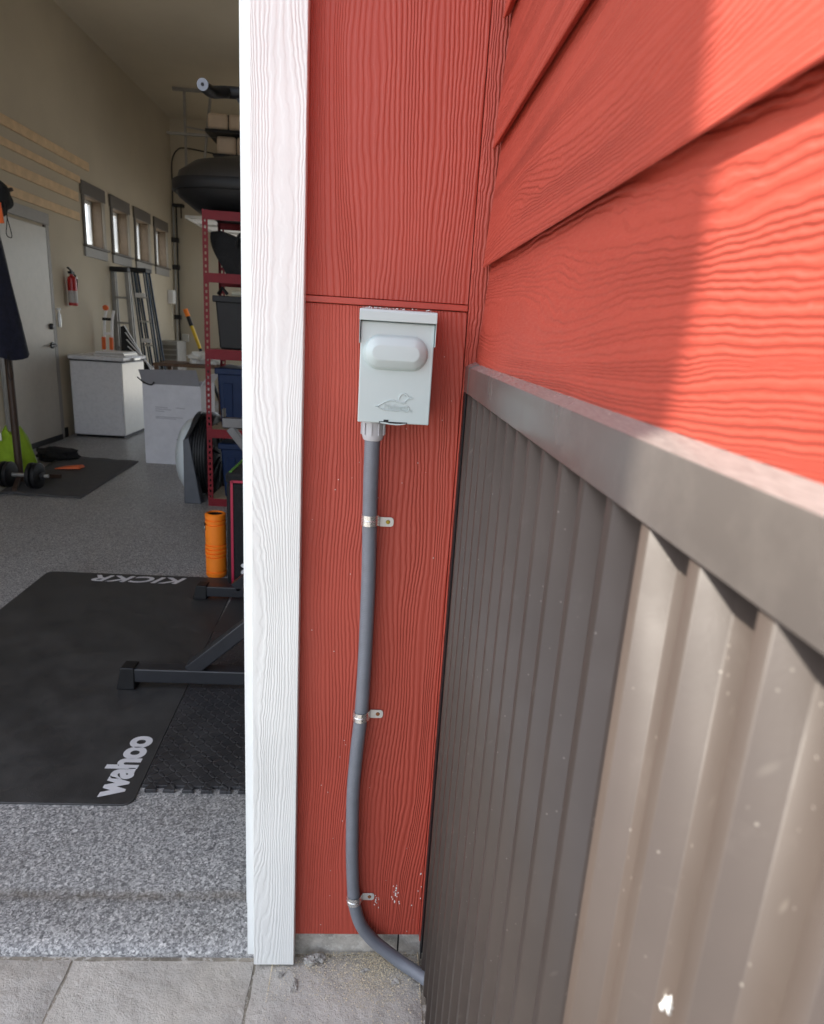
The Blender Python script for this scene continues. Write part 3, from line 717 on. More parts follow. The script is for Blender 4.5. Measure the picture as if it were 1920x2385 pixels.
sq((-.20, 2.155, zf + .045), (-.20, 2.155, 2.10), .06, 'upright'); sq((-.20, 2.975, zf + .03), (-.20, 2.975, 2.10), .06, 'upright')
sq((-.20, 2.19, 2.05), (-.20, 2.94, 2.05), .05, 'crossbar')
bp_ = smooth_path([(-.575, 2.30, 2.009), (-.573, 2.335, 2.010), (-.566, 2.385, 2.016), (-.54, 2.425, 2.030), (-.49, 2.45, 2.038), (-.15, 2.45, 2.04)], 6)
MB().tube(bp_, .0180, 16).build('pull_up_bar', M_black, Rk)
d_ = (bp_[0] - bp_[1]).normalized()
MB().tube([bp_[0] + d_ * .0005, bp_[0] + d_ * .003], .0176, 18).build('bar_end_cap', pbr('grey_cap', (.17, .18, .21), .4), Rk)
MB().tube([bp_[0] + d_ * .0032, bp_[0] + d_ * .0042], .005, 10).build('cap_hole', M_gap, Rk)
MB().bar((-.500, 2.45, 2.025), (-.42, 2.45, 1.90), .014, .014).build('bar_gusset', M_black, Rk)
arm = MB().box(-.686, -.32, 2.955, 2.995, .862, .905); arm.build('safety_arm', pbr('grey_steel_arm', (.10, .10, .105), .4, .4), Rk, bevel=.003)
MB().box(-.688, -.676, 2.957, 2.993, .906, .945).build('arm_stop', M_blackm, Rk, bevel=.003)
MB().bar((-.655, 2.975, .86), (-.56, 2.975, .74), .04, .035).build('arm_brace', pbr('grey_steel_arm', (.10, .10, .105), .4, .4), Rk, bevel=.002)

# ---- foam roller
Ro = thing('foam_roller', (-.803, 3.28, FL), 'bright orange ribbed foam roller standing on end', 'foam roller')
pr = []; rr_ = .0525
for k, (z, rad) in enumerate([(0, .0445), (.012, .052), (.028, .052), (.030, .0445), (.036, .0445), (.038, .052), (.110, .052), (.112, .0445), (.118, .0445), (.120, .0540), (.131, .0540), (.133, .0445), (.139, .0445), (.141, .0540), (.152, .0540), (.154, .0445), (.160, .0445), (.162, .0540), (.173, .0540), (.175, .0445), (.181, .0445), (.183, .052), (.283, .052), (.285, .0445), (.291, .0445), (.293, .052), (.306, .052), (.308, .0445), (.314, .0445), (.316, .052), (.338, .052), (.343, .0445), (.343, .040), (.20, .038), (.20, .0)]): pr.append((rad, z))
MB().lathe(pr, (-.803, 3.28, FL), 'Z', 40).build('foam', M_orange, Ro, smooth=40)
MB().lathe([(.0385, .201), (.0385, .336), (.0350, .336), (.0350, .2012)], (-.803, 3.28, FL), 'Z', 32).build('core', M_black, Ro, smooth=40)
MB().bar((-.8515, 3.262, .285), (-.8515, 3.262, .322), .018, .006, (1, .3, 0)).build('logo_patch', M_black, Ro)
MB().bar((-.8552, 3.2615, .290), (-.8552, 3.2615, .306), .008, .002, (1, .3, 0)).build('logo_mark', M_stick, Ro)
# ---- black plyometric style box
Bx = thing('jump_box', (-.45, 3.40, FL), 'black cube with red piping and green edged lid', 'exercise box')
MB().box(-.718, -.22, 3.15, 3.65, FL + .006, .560).build('body', M_blackf, Bx, bevel=.012)
MB().box(-.722, -.216, 3.146, 3.654, .562, .612).build('lid', M_blackf, Bx, bevel=.014)
MB().bar((-.690, 3.1475, .04), (-.690, 3.1475, .575), .012, .004, (0, 1, 0)).bar((-.690, 3.1475, .572), (-.24, 3.1475, .572), .004, .012).build('piping', M_pink, Bx)
MB().bar((-.700, 3.17, .614), (-.700, 3.63, .614), .012, .004).bar((-.700, 3.63, .614), (-.24, 3.63, .614), .012, .004).build('piping', M_greenp, Bx)
text('lettering', 'R', .10, (1, 0, 0), (0, 1, 0), (-.64, 3.30, .6135), M_stick, Bx, offset=.003, shear=.3)
for x_, z_, w_, h_ in ((-.636, .140, .026, .022), (-.598, .140, .026, .022), (-.632, .104, .034, .030)):
    MB().prism([(x_ + w_ / 2 * math.cos(R(30 * k)), z_ + h_ / 2 * math.sin(R(30 * k))) for k in range(12)], 'Y', 3.1478, 3.1495).build('printed_mark', M_stick, Bx, smooth=0)

# ---- red shelving
Sh = thing('shelving_unit', (-.58, 4.87, FL), 'red steel shelving unit with perforated posts', 'shelves')
SX0, SX1, SY0, SY1 = -1.184, .02, 4.64, 5.10
def post(x, y, sx, sy):
    b = MB(); w = .036; t = .002; z = FL
    xa, xb = (x, x + w) if sx > 0 else (x - w, x)
    q = .012
    b.box(xa, xa + q, y, y + t * sy, FL, 2.005).box(xb - q, xb, y, y + t * sy, FL, 2.005)
    while z < 1.97: b.box(xa + q, xb - q, y, y + t * sy, z, z + .022); z += .040
    xs_ = x if sx > 0 else x - t
    b.box(xs_, xs_ + t, y + .002 * sy, y + w * sy, FL, 2.005)
    b.build('post', M_redst, Sh, smooth=0)
post(SX0, SY0, 1, 1); post(SX1, SY0, -1, 1); post(SX0, SY1, 1, -1); post(SX1, SY1, -1, -1)
LV = [(.030, .086), (.526, .588), (1.064, 1.133), (1.560, 1.620), (1.945, 2.000)]
for z0, z1 in LV:
    for y0, y1 in ((SY0 - .003, SY0 - .001), (SY1 + .001, SY1 + .003)):
        MB().box(SX0 + .004, SX1 - .004, y0, y1, z0, z1).box(SX0 + .004, SX1 - .004, min(y0, y1) + (.0021 if y0 < 4.9 else -.006), max(y0, y1) + (.008 if y0 < 4.9 else -.0021), z0 + .004, z0 + .006).build('beam', M_redst, Sh, smooth=0)
    MB().box(SX0 + .003, SX1 - .003, SY0 + .012, SY1 - .012, z1 - .014, z1 - .002).build('shelf_board', M_chip if z1 < 1.99 else M_black, Sh, smooth=0)
def tote(x0, x1, y0, y1, z0, h, mat, lidmat, label, ribs=True, lid=True):
    T = thing('storage_tote', ((x0 + x1) / 2, (y0 + y1) / 2, z0), label, 'storage tote', 'totes on the red shelves')
    e = .028
    MB().hexa([(x0 + e, y0 + e, z0), (x1 - e, y0 + e, z0), (x1 - e, y1 - e, z0), (x0 + e, y1 - e, z0)], [(x0 + .006, y0 + .006, z0 + h), (x1 - .006, y0 + .006, z0 + h), (x1 - .006, y1 - .006, z0 + h), (x0 + .006, y1 - .006, z0 + h)]).build('tub', mat, T, bevel=.012)
    MB().box(x0 - .008, x1 + .008, y0 - .008, y1 + .008, z0 + h - .030, z0 + h + .012).build('lid', lidmat, T, bevel=.006)
    if ribs:
        for k in range(4):
            xx = x0 + .08 + (x1 - x0 - .16) * k / 3
            MB().hexa([(xx - .03, y0 + e - .006, z0 + .05), (xx + .03, y0 + e - .006, z0 + .05), (xx + .03, y0 + e + .01, z0 + .05), (xx - .03, y0 + e + .01, z0 + .05)], [(xx - .03, y0 - .001, z0 + h - .09), (xx + .03, y0 - .001, z0 + h - .09), (xx + .03, y0 + .01, z0 + h - .09), (xx - .03, y0 + .01, z0 + h - .09)]).build('panel', mat, T, bevel=.003)
    return T
tote(-1.125, -.45, 4.665, 5.08, 1.135, .335, M_dgrey, M_dgrey, 'charcoal plastic tote on the middle red shelf', ribs=False)
tote(-1.120, -.45, 4.665, 5.08, .590, .405, M_blue, M_blue, 'upper blue plastic tote on the red shelves')
tote(-1.105, -.45, 4.665, 5.08, .088, .385, M_blue, M_blue, 'lower blue plastic tote on the bottom red shelf')
# soft black bag on the upper shelf
Bg = thing('soft_bag', (-.85, 4.85, 1.622), 'slouching black fabric bag on the upper red shelf', 'bag')
b = MB(); nx, nz = 10, 8
def bagpt(u, v, s_):
    w = .30 + .035 * math.sin(v * 3 + s_) - .05 * (1 - v) ** 2
    x = -.83 + (u - .5) * 2 * w; y = 4.87 + s_ * (.15 - .05 * v + .02 * math.sin(7 * u)); z = 1.622 + v * (.245 + .022 * math.sin(9 * u + 1) + .012 * math.sin(23 * u)); return (x, y, z)
for s_ in (-1, 1):
    k0 = len(b.v)
    for j in range(nz + 1):
        for i in range(nx + 1): b.v.append(Vector(bagpt(i / nx, j / nz, s_)))
    for j in range(nz):
        for i in range(nx): a = k0 + j * (nx + 1) + i; b.f.append((a, a + 1, a + nx + 2, a + nx + 1))
n1 = (nx + 1) * (nz + 1)
for j in range(nz):
    for i in (0, nx): a = j * (nx + 1) + i; b.f.append((a, a + nx + 1, n1 + a + nx + 1, n1 + a))
for i in range(nx):
    for j in (0, nz): a = j * (nx + 1) + i; b.f.append((a, a + 1, n1 + a + 1, n1 + a))
b.build('bag_body', M_blackf, Bg, smooth=60)
MB().tube(smooth_path([(-.98, 4.70, 1.80), (-.95, 4.68, 1.87), (-.85, 4.68, 1.885), (-.75, 4.68, 1.87), (-.72, 4.70, 1.80)], 5), .011, 8).build('strap', M_blackf, Bg)
# bits lying on the charcoal tote
MB().tube([(-1.115, 4.76, 1.495), (-1.085, 4.74, 1.535), (-1.05, 4.74, 1.495)], .012, 8).build('strap_loop', M_black, label='short black strap loop on the charcoal tote', cat='strap')
Tq = MB().tube([(-1.03, 4.80, 1.505), (-.93, 4.79, 1.505), (-.925, 4.79, 1.505)], [.016, .016, .006], 10); Tq.tube([(-.915, 4.79, 1.505), (-.890, 4.79, 1.505)], .009, 8)
Tq.build('hand_tool', M_ivory, label='pale cylindrical tool lying on the charcoal tote', cat='tool')
# ---- roof cargo box on top
Cg = thing('cargo_box', (-.60, 5.0, 2.002), 'glossy black roof cargo box lying on the red shelves', 'cargo box')
def shell(z0, prof, name, m):
    b = MB(); n = 36
    for kx, ky, z in prof:
        for j in range(n):
            a = 2 * math.pi * j / n; ca, sa = math.cos(a), math.sin(a); pw = .55
            b.v.append(Vector((-.60 + kx * math.copysign(abs(ca) ** pw, ca), 5.03 + ky * math.copysign(abs(sa) ** pw, sa), z0 + z)))
    for i in range(len(prof) - 1):
        for j in range(n): b.f.append((i * n + j, i * n + (j + 1) % n, (i + 1) * n + (j + 1) % n, (i + 1) * n + j))
    b.f.append(tuple(reversed(range(n)))); b.f.append(tuple((len(prof) - 1) * n + j for j in range(n)))
    return b.build(name, m, Cg, smooth=40)
shell(2.002, [(.56, .26, 0), (.70, .33, .03), (.80, .37, .10), (.82, .38, .135)], 'lower_shell', M_black)
shell(2.137, [(.838, .392, 0), (.845, .398, .012), (.845, .398, .060), (.835, .392, .072)], 'rim', M_black)
shell(2.209, [(.815, .38, 0), (.80, .37, .05), (.70, .32, .12), (.50, .22, .165), (.2, .1, .178)], 'lid', pbr('satin_black_lid', (.022, .019, .016), .45, var=.1))

# ---- upright fan wheel with stand
Fw = thing('fan_wheel', (-1.30, 4.95, FL), 'upright round fan wheel, white on one side and black on the other', 'fan')
MB().lathe([(.0, -.145), (.12, -.135), (.21, -.105), (.265, -.065), (.285, -.02), (.28, 0.)], (-1.345, 5.0, .325), 'X', 40).build('white_cowl', pbr('glossy_white_plastic', (.62, .68, .70), .3, var=.03), Fw, smooth=50)
rg = [(.30, 0.0), (.312, .01), (.312, .03)] + [q for k in range(5) for q in ((.300, .034 + .018 * k), (.300, .042 + .018 * k), (.310, .046 + .018 * k), (.310, .050 + .018 * k))] + [(.29, .15), (.22, .165), (.05, .17)]
MB().lathe(rg, (-1.342, 5.0, .345), 'X', 48).build('ribbed_housing', M_black, Fw, smooth=30)
for k in range(9):
    a = R(40 * k); MB().bar((-1.168, 5.0 + .06 * math.cos(a), .345 + .06 * math.sin(a)), (-1.168, 5.0 + .28 * math.cos(a), .345 + .28 * math.sin(a)), .02, .012, (1, 0, 0)).build('spoke', M_dgrey, Fw)
MB().hexa([(-1.365, 4.675, FL), (-1.245, 4.675, FL), (-1.235, 4.74, FL), (-1.365, 4.74, FL)], [(-1.365, 4.69, .49), (-1.325, 4.69, .51), (-1.325, 4.73, .51), (-1.365, 4.73, .49)]).build('stand', pbr('slate_plastic', (.075, .082, .098), .45), Fw, bevel=.006)
MB().hexa([(-1.360, 4.69, .49), (-1.325, 4.69, .51), (-1.325, 4.73, .51), (-1.360, 4.73, .49)], [(-1.300, 4.82, .665), (-1.265, 4.82, .668), (-1.265, 4.86, .668), (-1.300, 4.86, .665)]).build('stand_arm', M_dgrey, Fw, bevel=.004)
MB().hexa([(-1.51, 5.02, .43), (-1.47, 5.02, .40), (-1.47, 5.06, .40), (-1.51, 5.06, .43)], [(-1.48, 5.02, .47), (-1.45, 5.02, .50), (-1.45, 5.06, .50), (-1.48, 5.06, .47)]).build('crank', M_black, Fw, bevel=.004)

# ---- white carton with open flaps
Ct = thing('carton', (-1.83, 6.25, FL), 'tall white carton with its grey flap open', 'box')
cb = MB(); x0, x1, y0, y1, z1 = -2.084, -1.575, 6.0, 6.5, .748
cb.box(x0, x1, y0, y0 + .006, FL, z1).box(x0, x1, y1 - .006, y1, FL, z1).box(x0, x0 + .006, y0 + .006, y1 - .006, FL, z1).box(x1 - .006, x1, y0 + .006, y1 - .006, FL, z1).box(x0 + .006, x1 - .006, y0 + .006, y1 - .006, FL, FL + .01)
cb.build('carton_body', M_carton, Ct, smooth=0)
MB().hexa([(x0 + .004, y0 - .001, z1 - .002), (x1 - .004, y0 - .001, z1 - .002), (x1 - .004, y0 + .005, z1 - .002), (x0 + .004, y0 + .005, z1 - .002)], [(x0 - .045, y0 + .045, z1 + .115), (x1 - .05, y0 + .045, z1 + .135), (x1 - .05, y0 + .050, z1 + .135), (x0 - .045, y0 + .050, z1 + .115)]).build('flap', M_flap, Ct, smooth=0)
MB().hexa([(x1 - .006, y0 + .02, z1), (x1, y0 + .02, z1), (x1, y1 - .02, z1), (x1 - .006, y1 - .02, z1)], [(x1 + .06, y0 + .02, z1 + .10), (x1 + .066, y0 + .02, z1 + .10), (x1 + .066, y1 - .02, z1 + .10), (x1 + .06, y1 - .02, z1 + .10)]).build('flap', M_carton, Ct, smooth=0)
pm = MB()
for z_, xa, xb in ((.545, -1.98, -1.87), (.528, -1.98, -1.84), (.511, -1.98, -1.90), (.545, -1.80, -1.72), (.46, -1.98, -1.74), (.448, -1.98, -1.80)):
    pm.bar((xa, y0 - .0006, z_), (xb, y0 - .0006, z_ - .004), .007, .001, (0, 1, 0))
pm.build('faded_print', M_print, Ct, smooth=0)
MB().tube(smooth_path([(-2.12, 5.99, .80), (-2.06, 5.985, .755), (-2.00, 5.985, .74), (-1.975, 5.985, .765)], 5), .006, 8).build('tie', M_black, Ct)
pb = MB().blob((-1.90, 7.2, .93), (.10, .08, .06), 31, .4, 3).blob((-1.76, 7.22, .92), (.09, .07, .055), 32, .45, 3)
# small side table carrying the plastic behind the carton
Tb = thing('side_table', (-1.85, 7.2, FL), 'low brown table hidden behind the white carton', 'table')
MB().box(-2.30, -1.6, 6.95, 7.45, .84, .87).build('table_top', pbr('brown_board', (.12, .06, .03), .6), Tb, bevel=.003)
for xx in (-2.27, -1.63):
    for yy2 in (6.98, 7.42): MB().box(xx - .02, xx + .02, yy2 - .02, yy2 + .02, FL, .8395).build('leg', pbr('brown_board', (.12, .06, .03), .6), Tb)
pb.v = [v + Vector((0, 0, .0)) for v in pb.v]
pb.build('plastic_bag', M_bagw, label='crumpled white plastic just behind the open carton', cat='plastic bag', smooth=25)

# ---- chest freezer
Fz = thing('chest_freezer', (-2.97, 7.55, FL), 'white chest freezer standing by the side door', 'freezer')
MB().box(-3.235, -2.705, 7.19, 7.86, FL + .025, .833).build('cabinet', M_freez, Fz, bevel=.010)
MB().box(-2.7045, -2.700, 7.200, 7.85, FL + .035, .82).build('side_panel', M_freezs, Fz, smooth=0)
MB().box(-3.245, -2.675, 7.17, 7.87, .845, .890).build('lid', M_freez, Fz, bevel=.012)
MB().box(-3.235, -2.69, 7.185, 7.86, .833, .845).build('gasket', M_dgrey, Fz, smooth=0)
MB().box(-2.674, -2.645, 7.42, 7.60, .848, .876).build('lid_handle', M_alu, Fz, bevel=.004)
MB().box(-3.22, -2.72, 7.21, 7.85, FL, FL + .0249).build('plinth', M_black, Fz, smooth=0)
Bk = thing('board_stack', (-2.98, 7.6, .89), 'stack of thin pale boards on top of the freezer', 'boards')
for k in range(3): MB().box(-3.03 + .01 * k, -2.70 - .012 * k, 7.30, 7.70, .8905 + .014 * k, .902 + .014 * k).build('board', M_alu if k % 2 else M_stick, Bk, smooth=0)

# ---- folding ladder with orange caps, leaning pair of step ladders, louvred panels
Ld = thing('folding_ladder', (-3.12, 8.05, FL), 'short white folding ladder with orange caps against the wall', 'ladder')
for dx in (0, .085):
    pts = smooth_path([(-3.20 + dx, 8.0, FL), (-3.19 + dx, 8.01, .85), (-3.185 + dx, 8.03, 1.20), (-3.160 + dx, 8.04, 1.36)], 6)
    MB().tube(pts, .016, 10).build('rail', M_stick, Ld)
    MB().bar((-3.192 + dx, 8.0, .92), (-3.190 + dx, 8.0, 1.06), .036, .036).build('orange_band', M_orange2, Ld, bevel=.004)
for z in (.35, .6, .88, 1.1, 1.26): MB().bar((-3.195, 8.01, z), (-3.10, 8.01, z), .02, .03).build('rung', M_black if z in (.88, 1.26) else M_stick, Ld)
MB().lathe([(.030, 0), (.030, .03), (.018, .036)], (-3.155, 8.005, 1.385), 'Y', 14).build('orange_knob', M_orange2, Ld)
def stepladder(name, label, base, top, wb, wt, mat, railmat, capz, dep, y):
    L = thing(name, (base[0], y, FL), label, 'ladder')
    for s_ in (-1, 1):
        for q in (0, 1):
            yy2 = y + q * dep
            MB().bar((base[0] + s_ * wb / 2, yy2, FL), (top[0] + s_ * wt / 2, yy2 - q * dep * .55, capz), .05, .024, (0, 1, 0)).build('rail', mat, L, bevel=.003)
            MB().bar((base[0] + s_ * wb / 2, yy2 - .015, FL), (top[0] + s_ * wt / 2, yy2 - .015 - q * dep * .55, capz), .014, .008, (0, 1, 0)).build('rail_edge', railmat, L)
    n = 6
    for k in range(1, n):
        t_ = k / n; cxx = base[0] + (top[0] - base[0]) * t_; w_ = wb + (wt - wb) * t_; z = FL + (capz - FL) * t_
        MB().box(cxx - w_ / 2, cxx + w_ / 2, y - .012, y + .06, z - .012, z + .012).build('step', railmat, L, bevel=.002)
    MB().box(top[0] - wt / 2 - .03, top[0] + wt / 2 + .03, y - .05, y + dep * .6, capz, capz + .055).build('cap', M_black, L, bevel=.01)
    return L
BL = stepladder('step_ladder', 'tall blue fibreglass step ladder leaning under the windows', (-3.00, 0), (-3.17, 0), .17, .15, M_fgl, M_alu, 1.86, .30, 9.2)
for z_ in (.98, 1.55):
    cxx = -3.00 - .17 * (z_ - FL) / 1.83
    MB().box(cxx - .075, cxx + .055, 9.15, 9.158, z_, z_ + .055).build('sticker', M_stick, BL)
stepladder('step_ladder', 'dull grey aluminium step ladder behind the blue one', (-3.16, 0), (-3.20, 0), .22, .16, M_aluo, M_aluo, 1.82, .10, 8.62)
Lv = thing('leaning_shutter', (-2.95, 8.3, FL), 'dark framed panel with pale louvres leaning beside the ladders', 'panel')
MB().hexa([(-3.10, 8.28, .60), (-2.72, 8.28, .60), (-2.72, 8.31, .60), (-3.10, 8.31, .60)], [(-3.10, 8.28, 1.18), (-3.05, 8.28, 1.20), (-3.05, 8.31, 1.20), (-3.10, 8.31, 1.18)]).build('board', M_black, Lv)
for k in range(4): MB().bar((-3.05 + .012 * k, 8.27 - .008 * k, 1.20 - .08 * k), (-2.76 + .02 * k, 8.27 - .008 * k, .70), .018, .008).build('louvre', M_stick, Lv)
MB().box(-3.08, -2.74, 8.29, 8.33, FL, .599).build('foot', M_black, Lv)
Sv = thing('louvred_cabinet', (-3.17, 10.55, FL), 'grey brown louvred cabinet in the back corner', 'cabinet')
MB().box(-3.285, -3.03, 10.3, 10.75, FL, .985).build('carcass', M_aluo, Sv, bevel=.006)
for k in range(7): MB().box(-3.27, -3.045, 10.288, 10.299, .42 + .075 * k, .475 + .075 * k).build('slat', pbr('taupe_slat', (.16, .145, .125), .6), Sv, bevel=.003)

# ---- things on the walls
Ex = thing('fire_extinguisher', (XL + .06, 7.40, 1.38), 'red fire extinguisher hanging on the cream wall', 'fire extinguisher')
MB().lathe([(.040, 0), (.046, .006), (.046, .25), (.038, .285), (.018, .30), (.018, .315)], (XL + .06, 7.40, 1.38), 'Z', 20).build('cylinder', M_extred, Ex)
MB().lathe([(.0466, .03), (.0466, .15)], (XL + .06, 7.40, 1.38), 'Z', 20).build('label_band', pbr('extinguisher_label', (.42, .40, .38), .5), Ex)
MB().box(XL + .04, XL + .08, 7.36, 7.43, 1.697, 1.72).bar((XL + .06, 7.42, 1.72), (XL + .06, 7.33, 1.755), .02, .012).build('valve', M_black, Ex)
MB().tube(smooth_path([(XL + .07, 7.43, 1.70), (XL + .08, 7.47, 1.66), (XL + .08, 7.46, 1.58), (XL + .075, 7.45, 1.50)], 5), .009, 8).build('hose', M_black, Ex)
MB().lathe([(.012, 0), (.012, .01)], (XL + .085, 7.45, 1.665), 'X', 10).build('gauge', M_stick, Ex)
Tp = thing('bottle', (XL + .02, 7.13, 1.2), 'small clear bottle hooked beside the door casing', 'bottle')
MB().lathe([(.018, 0), (.018, .12), (.008, .14), (.008, .16)], (XL + .03, 7.12, 1.16), 'Z', 12).build('bottle_body', M_alu, Tp)
MB().lathe([(.02, 0), (.02, .022)], (XL + .03, 7.12, 1.325), 'Z', 12).build('bottle_cap', M_stick, Tp)
Pp = thing('wall_conduit', (XL + .03, 11.1, .8), 'grey pipe with a cable running up the back corner', 'pipe')
MB().tube([(XL + .035, 11.10, .80), (XL + .035, 11.10, 3.0)], .017, 10).build('pipe', M_aluo, Pp)
MB().tube([(XL + .075, 11.12, .80), (XL + .075, 11.12, 3.0)], .011, 10).build('cable', M_black, Pp)
for z in (1.30, 2.05, 2.45): MB().box(XL + .001, XL + .10, 11.07, 11.15, z, z + .07).build('clip', M_dgrey, Pp, bevel=.004)
MB().tube(smooth_path([(XL + .035, 11.1, 3.0), (XL + .035, 11.1, 3.35), (XL + .05, 11.08, 3.60), (XL + .14, 11.05, 3.74), (XL + .30, 11.0, 3.76), (XL + .85, 10.8, 3.66)], 6), .010, 8).build('cable', M_dgrey, Pp)
MB().box(XL + .04, XL + .20, 11.04, 11.14, 2.96, 3.0).build('bracket', M_black, Pp)
MB().tube([(XL + .16, 11.08, 2.96), (XL + .16, 11.08, 2.80)], .009, 8).build('hook', M_black, Pp)
MB().tube(smooth_path([(XL + .07, 11.12, .80), (XL + .075, 11.10, .74), (XL + .11, 11.09, .76)], 5), .014, 8).build('cable', M_black, Pp)
Jb = thing('junction_box', (XL + .03, 10.84, 1.53), 'white junction box low under the last window', 'electrical box')
MB().box(XL + .001, XL + .09, 10.78, 10.90, 1.53, 1.73).build('housing', M_stick, Jb, bevel=.006)
MB().tube([(XL + .04, 10.84, 1.53), (XL + .04, 10.84, 1.20)], .006, 8).build('lead', M_ivory, Jb)
So = thing('wall_outlet', (-3.15, YB - .02, .96), 'small grey outlet box on the back wall', 'outlet')
MB().box(-3.20, -3.10, YB - .06, YB - .001, .96, 1.08).build('outlet_body', M_alu, So, bevel=.004)
# long handled brush leaning in the corner
Br = thing('snow_brush', (-2.55, 10.0, FL), 'yellow and orange long handled brush leaning at the back', 'brush')
h0, h1 = Vector((-2.30, 10.0, FL)), Vector((-2.83, 10.05, 1.45)); L = lambda t_: h0 + (h1 - h0) * t_
for a, b_, m_, w_, nm in ((0, .62, M_black, .022, 'lower_shaft'), (.62, .84, M_yellow, .026, 'yellow_shaft'), (.84, .94, M_black, .030, 'grip'), (.93, 1.0, M_orange, .034, 'orange_tip')):
    MB().tube([L(a), L(b_)], w_, 10).build(nm, m_, Br)

# ---- ceiling rack, seat cushions, overhead panels
Cr = thing('ceiling_rack', (-2.2, 9.5, 3.2), 'thin steel rack hanging from the garage ceiling', 'rack')
def rod(a, b_, w_=.028, nm='rod', m=M_aluo): MB().bar(a, b_, w_, w_).build(nm, m, Cr)
rod((-2.84, 9.80, 4.18), (-2.0, 9.80, 4.18), .035, 'ceiling_channel'); rod((-2.69, 9.80, 4.16), (-2.69, 9.80, 2.95)); rod((-2.27, 9.50, 4.16), (-2.42, 9.50, 2.92))
rod((-2.69, 9.8, 2.96), (-1.0, 9.8, 2.96)); rod((-2.75, 9.2, 3.52), (-1.0, 9.2, 3.52)); rod((-2.69, 9.8, 3.75), (-2.2, 9.8, 3.70), .018)
rod((-2.42, 9.5, 2.93), (-1.0, 9.5, 2.93), .02)
MB().tube([(-2.45, 9.40, 3.03), (-2.05, 9.35, 3.03)], .030, 12).build('white_tube', M_ivory, Cr)
def cushion(x0, x1, y0, y1, z0, z1, label):
    K = thing('seat_cushion', ((x0 + x1) / 2, (y0 + y1) / 2, z0), label, 'cushion', 'beige cushions on the ceiling rack')
    n = 5; w = (x1 - x0) / n
    for k in range(n): MB().box(x0 + k * w + .004, x0 + (k + 1) * w - .004, y0, y1, z0, z1).build('pleat', M_beige, K, bevel=.035, seg=4)
    MB().box(x0 + .03, x1 - .03, y0 + .03, y1 - .02, z0 + .012, z1 - .012).build('core', M_dgrey, K)
cushion(-2.20, -.95, 8.95, 9.50, 3.540, 3.720, 'upper beige pleated cushion on the ceiling rack')
cushion(-2.12, -.90, 9.05, 9.50, 3.290, 3.500, 'lower beige pleated cushion on the ceiling rack')
MB().box(-2.15, -.9, 9.0, 9.55, 3.26, 3.288).build('rack_deck', M_dgrey, Cr); MB().box(-2.22, -.9, 8.93, 9.55, 3.506, 3.537).build('rack_deck', M_dgrey, Cr)
Op = thing('raised_door', (-2.0, 10.1, 2.6), 'raised sectional door with silver rails overhead at the back', 'garage door')
for k in range(3):
    y0 = 9.27 + .64 * k
    MB().box(-2.58, -2.55, y0, y0 + .63, 2.56, 2.60).box(-2.549, -1.0, y0, y0 + .05, 2.565, 2.60).build('rail', M_alu, Op)
    MB().box(-2.545, -1.8, y0 + .055, y0 + .63, 2.585, 2.592).build('pane', M_stick, Op); MB().box(-1.79, -1.0, y0 + .055, y0 + .63, 2.585, 2.592).build('pane', M_stick, Op)

# ---- left side clutter: coat stand, jacket, bag, lime bag, mat, dumbbells
Cs = thing('coat_stand', (-2.72, 5.02, FL), 'dark brown post carrying the hanging coats', 'coat stand')
MB().tube([(-2.69, 5.02, FL), (-2.69, 5.02, 2.15)], .026, 12).build('pole', pbr('dark_walnut', (.05, .028, .018), .5), Cs)
for a in range(3):
    ang = R(120 * a + 170); MB().bar((-2.69, 5.02, .10), (-2.69 + .30 * math.cos(ang), 5.02 + .30 * math.sin(ang), FL + .02), .03, .03).build('foot', pbr('dark_walnut', (.05, .028, .018), .5), Cs)
for a in (0, 180): MB().bar((-2.69, 5.02, 2.05), (-2.69 + .14 * math.cos(R(a)), 5.02, 2.10), .02, .02).build('peg', pbr('dark_walnut', (.05, .028, .018), .5), Cs)
b = MB(); n, m = 28, 16
for j in range(m + 1):
    v = j / m; z = 1.86 - .88 * v
    rx = .055 + .12 * v ** .8; ry = .09 + .09 * v
    for i in range(n):
        a = 2 * math.pi * i / n; f_ = 1 + .10 * math.sin(5 * a + 1) * v + .05 * math.sin(11 * a + 3 * v)
        b.v.append(Vector((-2.735 + .010 * v + rx * f_ * math.cos(a), 4.99 + ry * f_ * math.sin(a), z + (.02 * math.sin(3 * a) if j == m else 0))))
for j in range(m):
    for i in range(n): b.f.append((j * n + i, j * n + (i + 1) % n, (j + 1) * n + (i + 1) % n, (j + 1) * n + i))
b.f.append(tuple(range(n)))
J = thing('hanging_jacket', (-2.735, 4.99, .98), 'long navy jacket hanging from the coat stand', 'jacket')
b.build('coat_body', M_navy, J, smooth=60)
MB().tube(smooth_path([(-2.60, 4.86, 1.0), (-2.585, 4.85, .93), (-2.575, 4.85, .86), (-2.60, 4.85, .83), (-2.61, 4.85, .90), (-2.605, 4.86, 1.0)], 5), .003, 6).build('draw_cord', M_black, J)
Bp = thing('black_bag', (-2.62, 4.97, 1.90), 'black bag with an orange tag hanging above the navy jacket', 'bag')
b = MB().blob((-2.64, 4.97, 2.03), (.105, .09, .115), 41, .12, 3); b.build('bag_body', M_blackf, Bp)
MB().hexa([(-2.585, 4.84, 1.855), (-2.535, 4.84, 1.86), (-2.535, 4.85, 1.86), (-2.585, 4.85, 1.855)], [(-2.60, 4.86, 1.985), (-2.555, 4.86, 1.99), (-2.555, 4.87, 1.99), (-2.60, 4.87, 1.985)]).build('orange_tag', M_orange2, Bp)
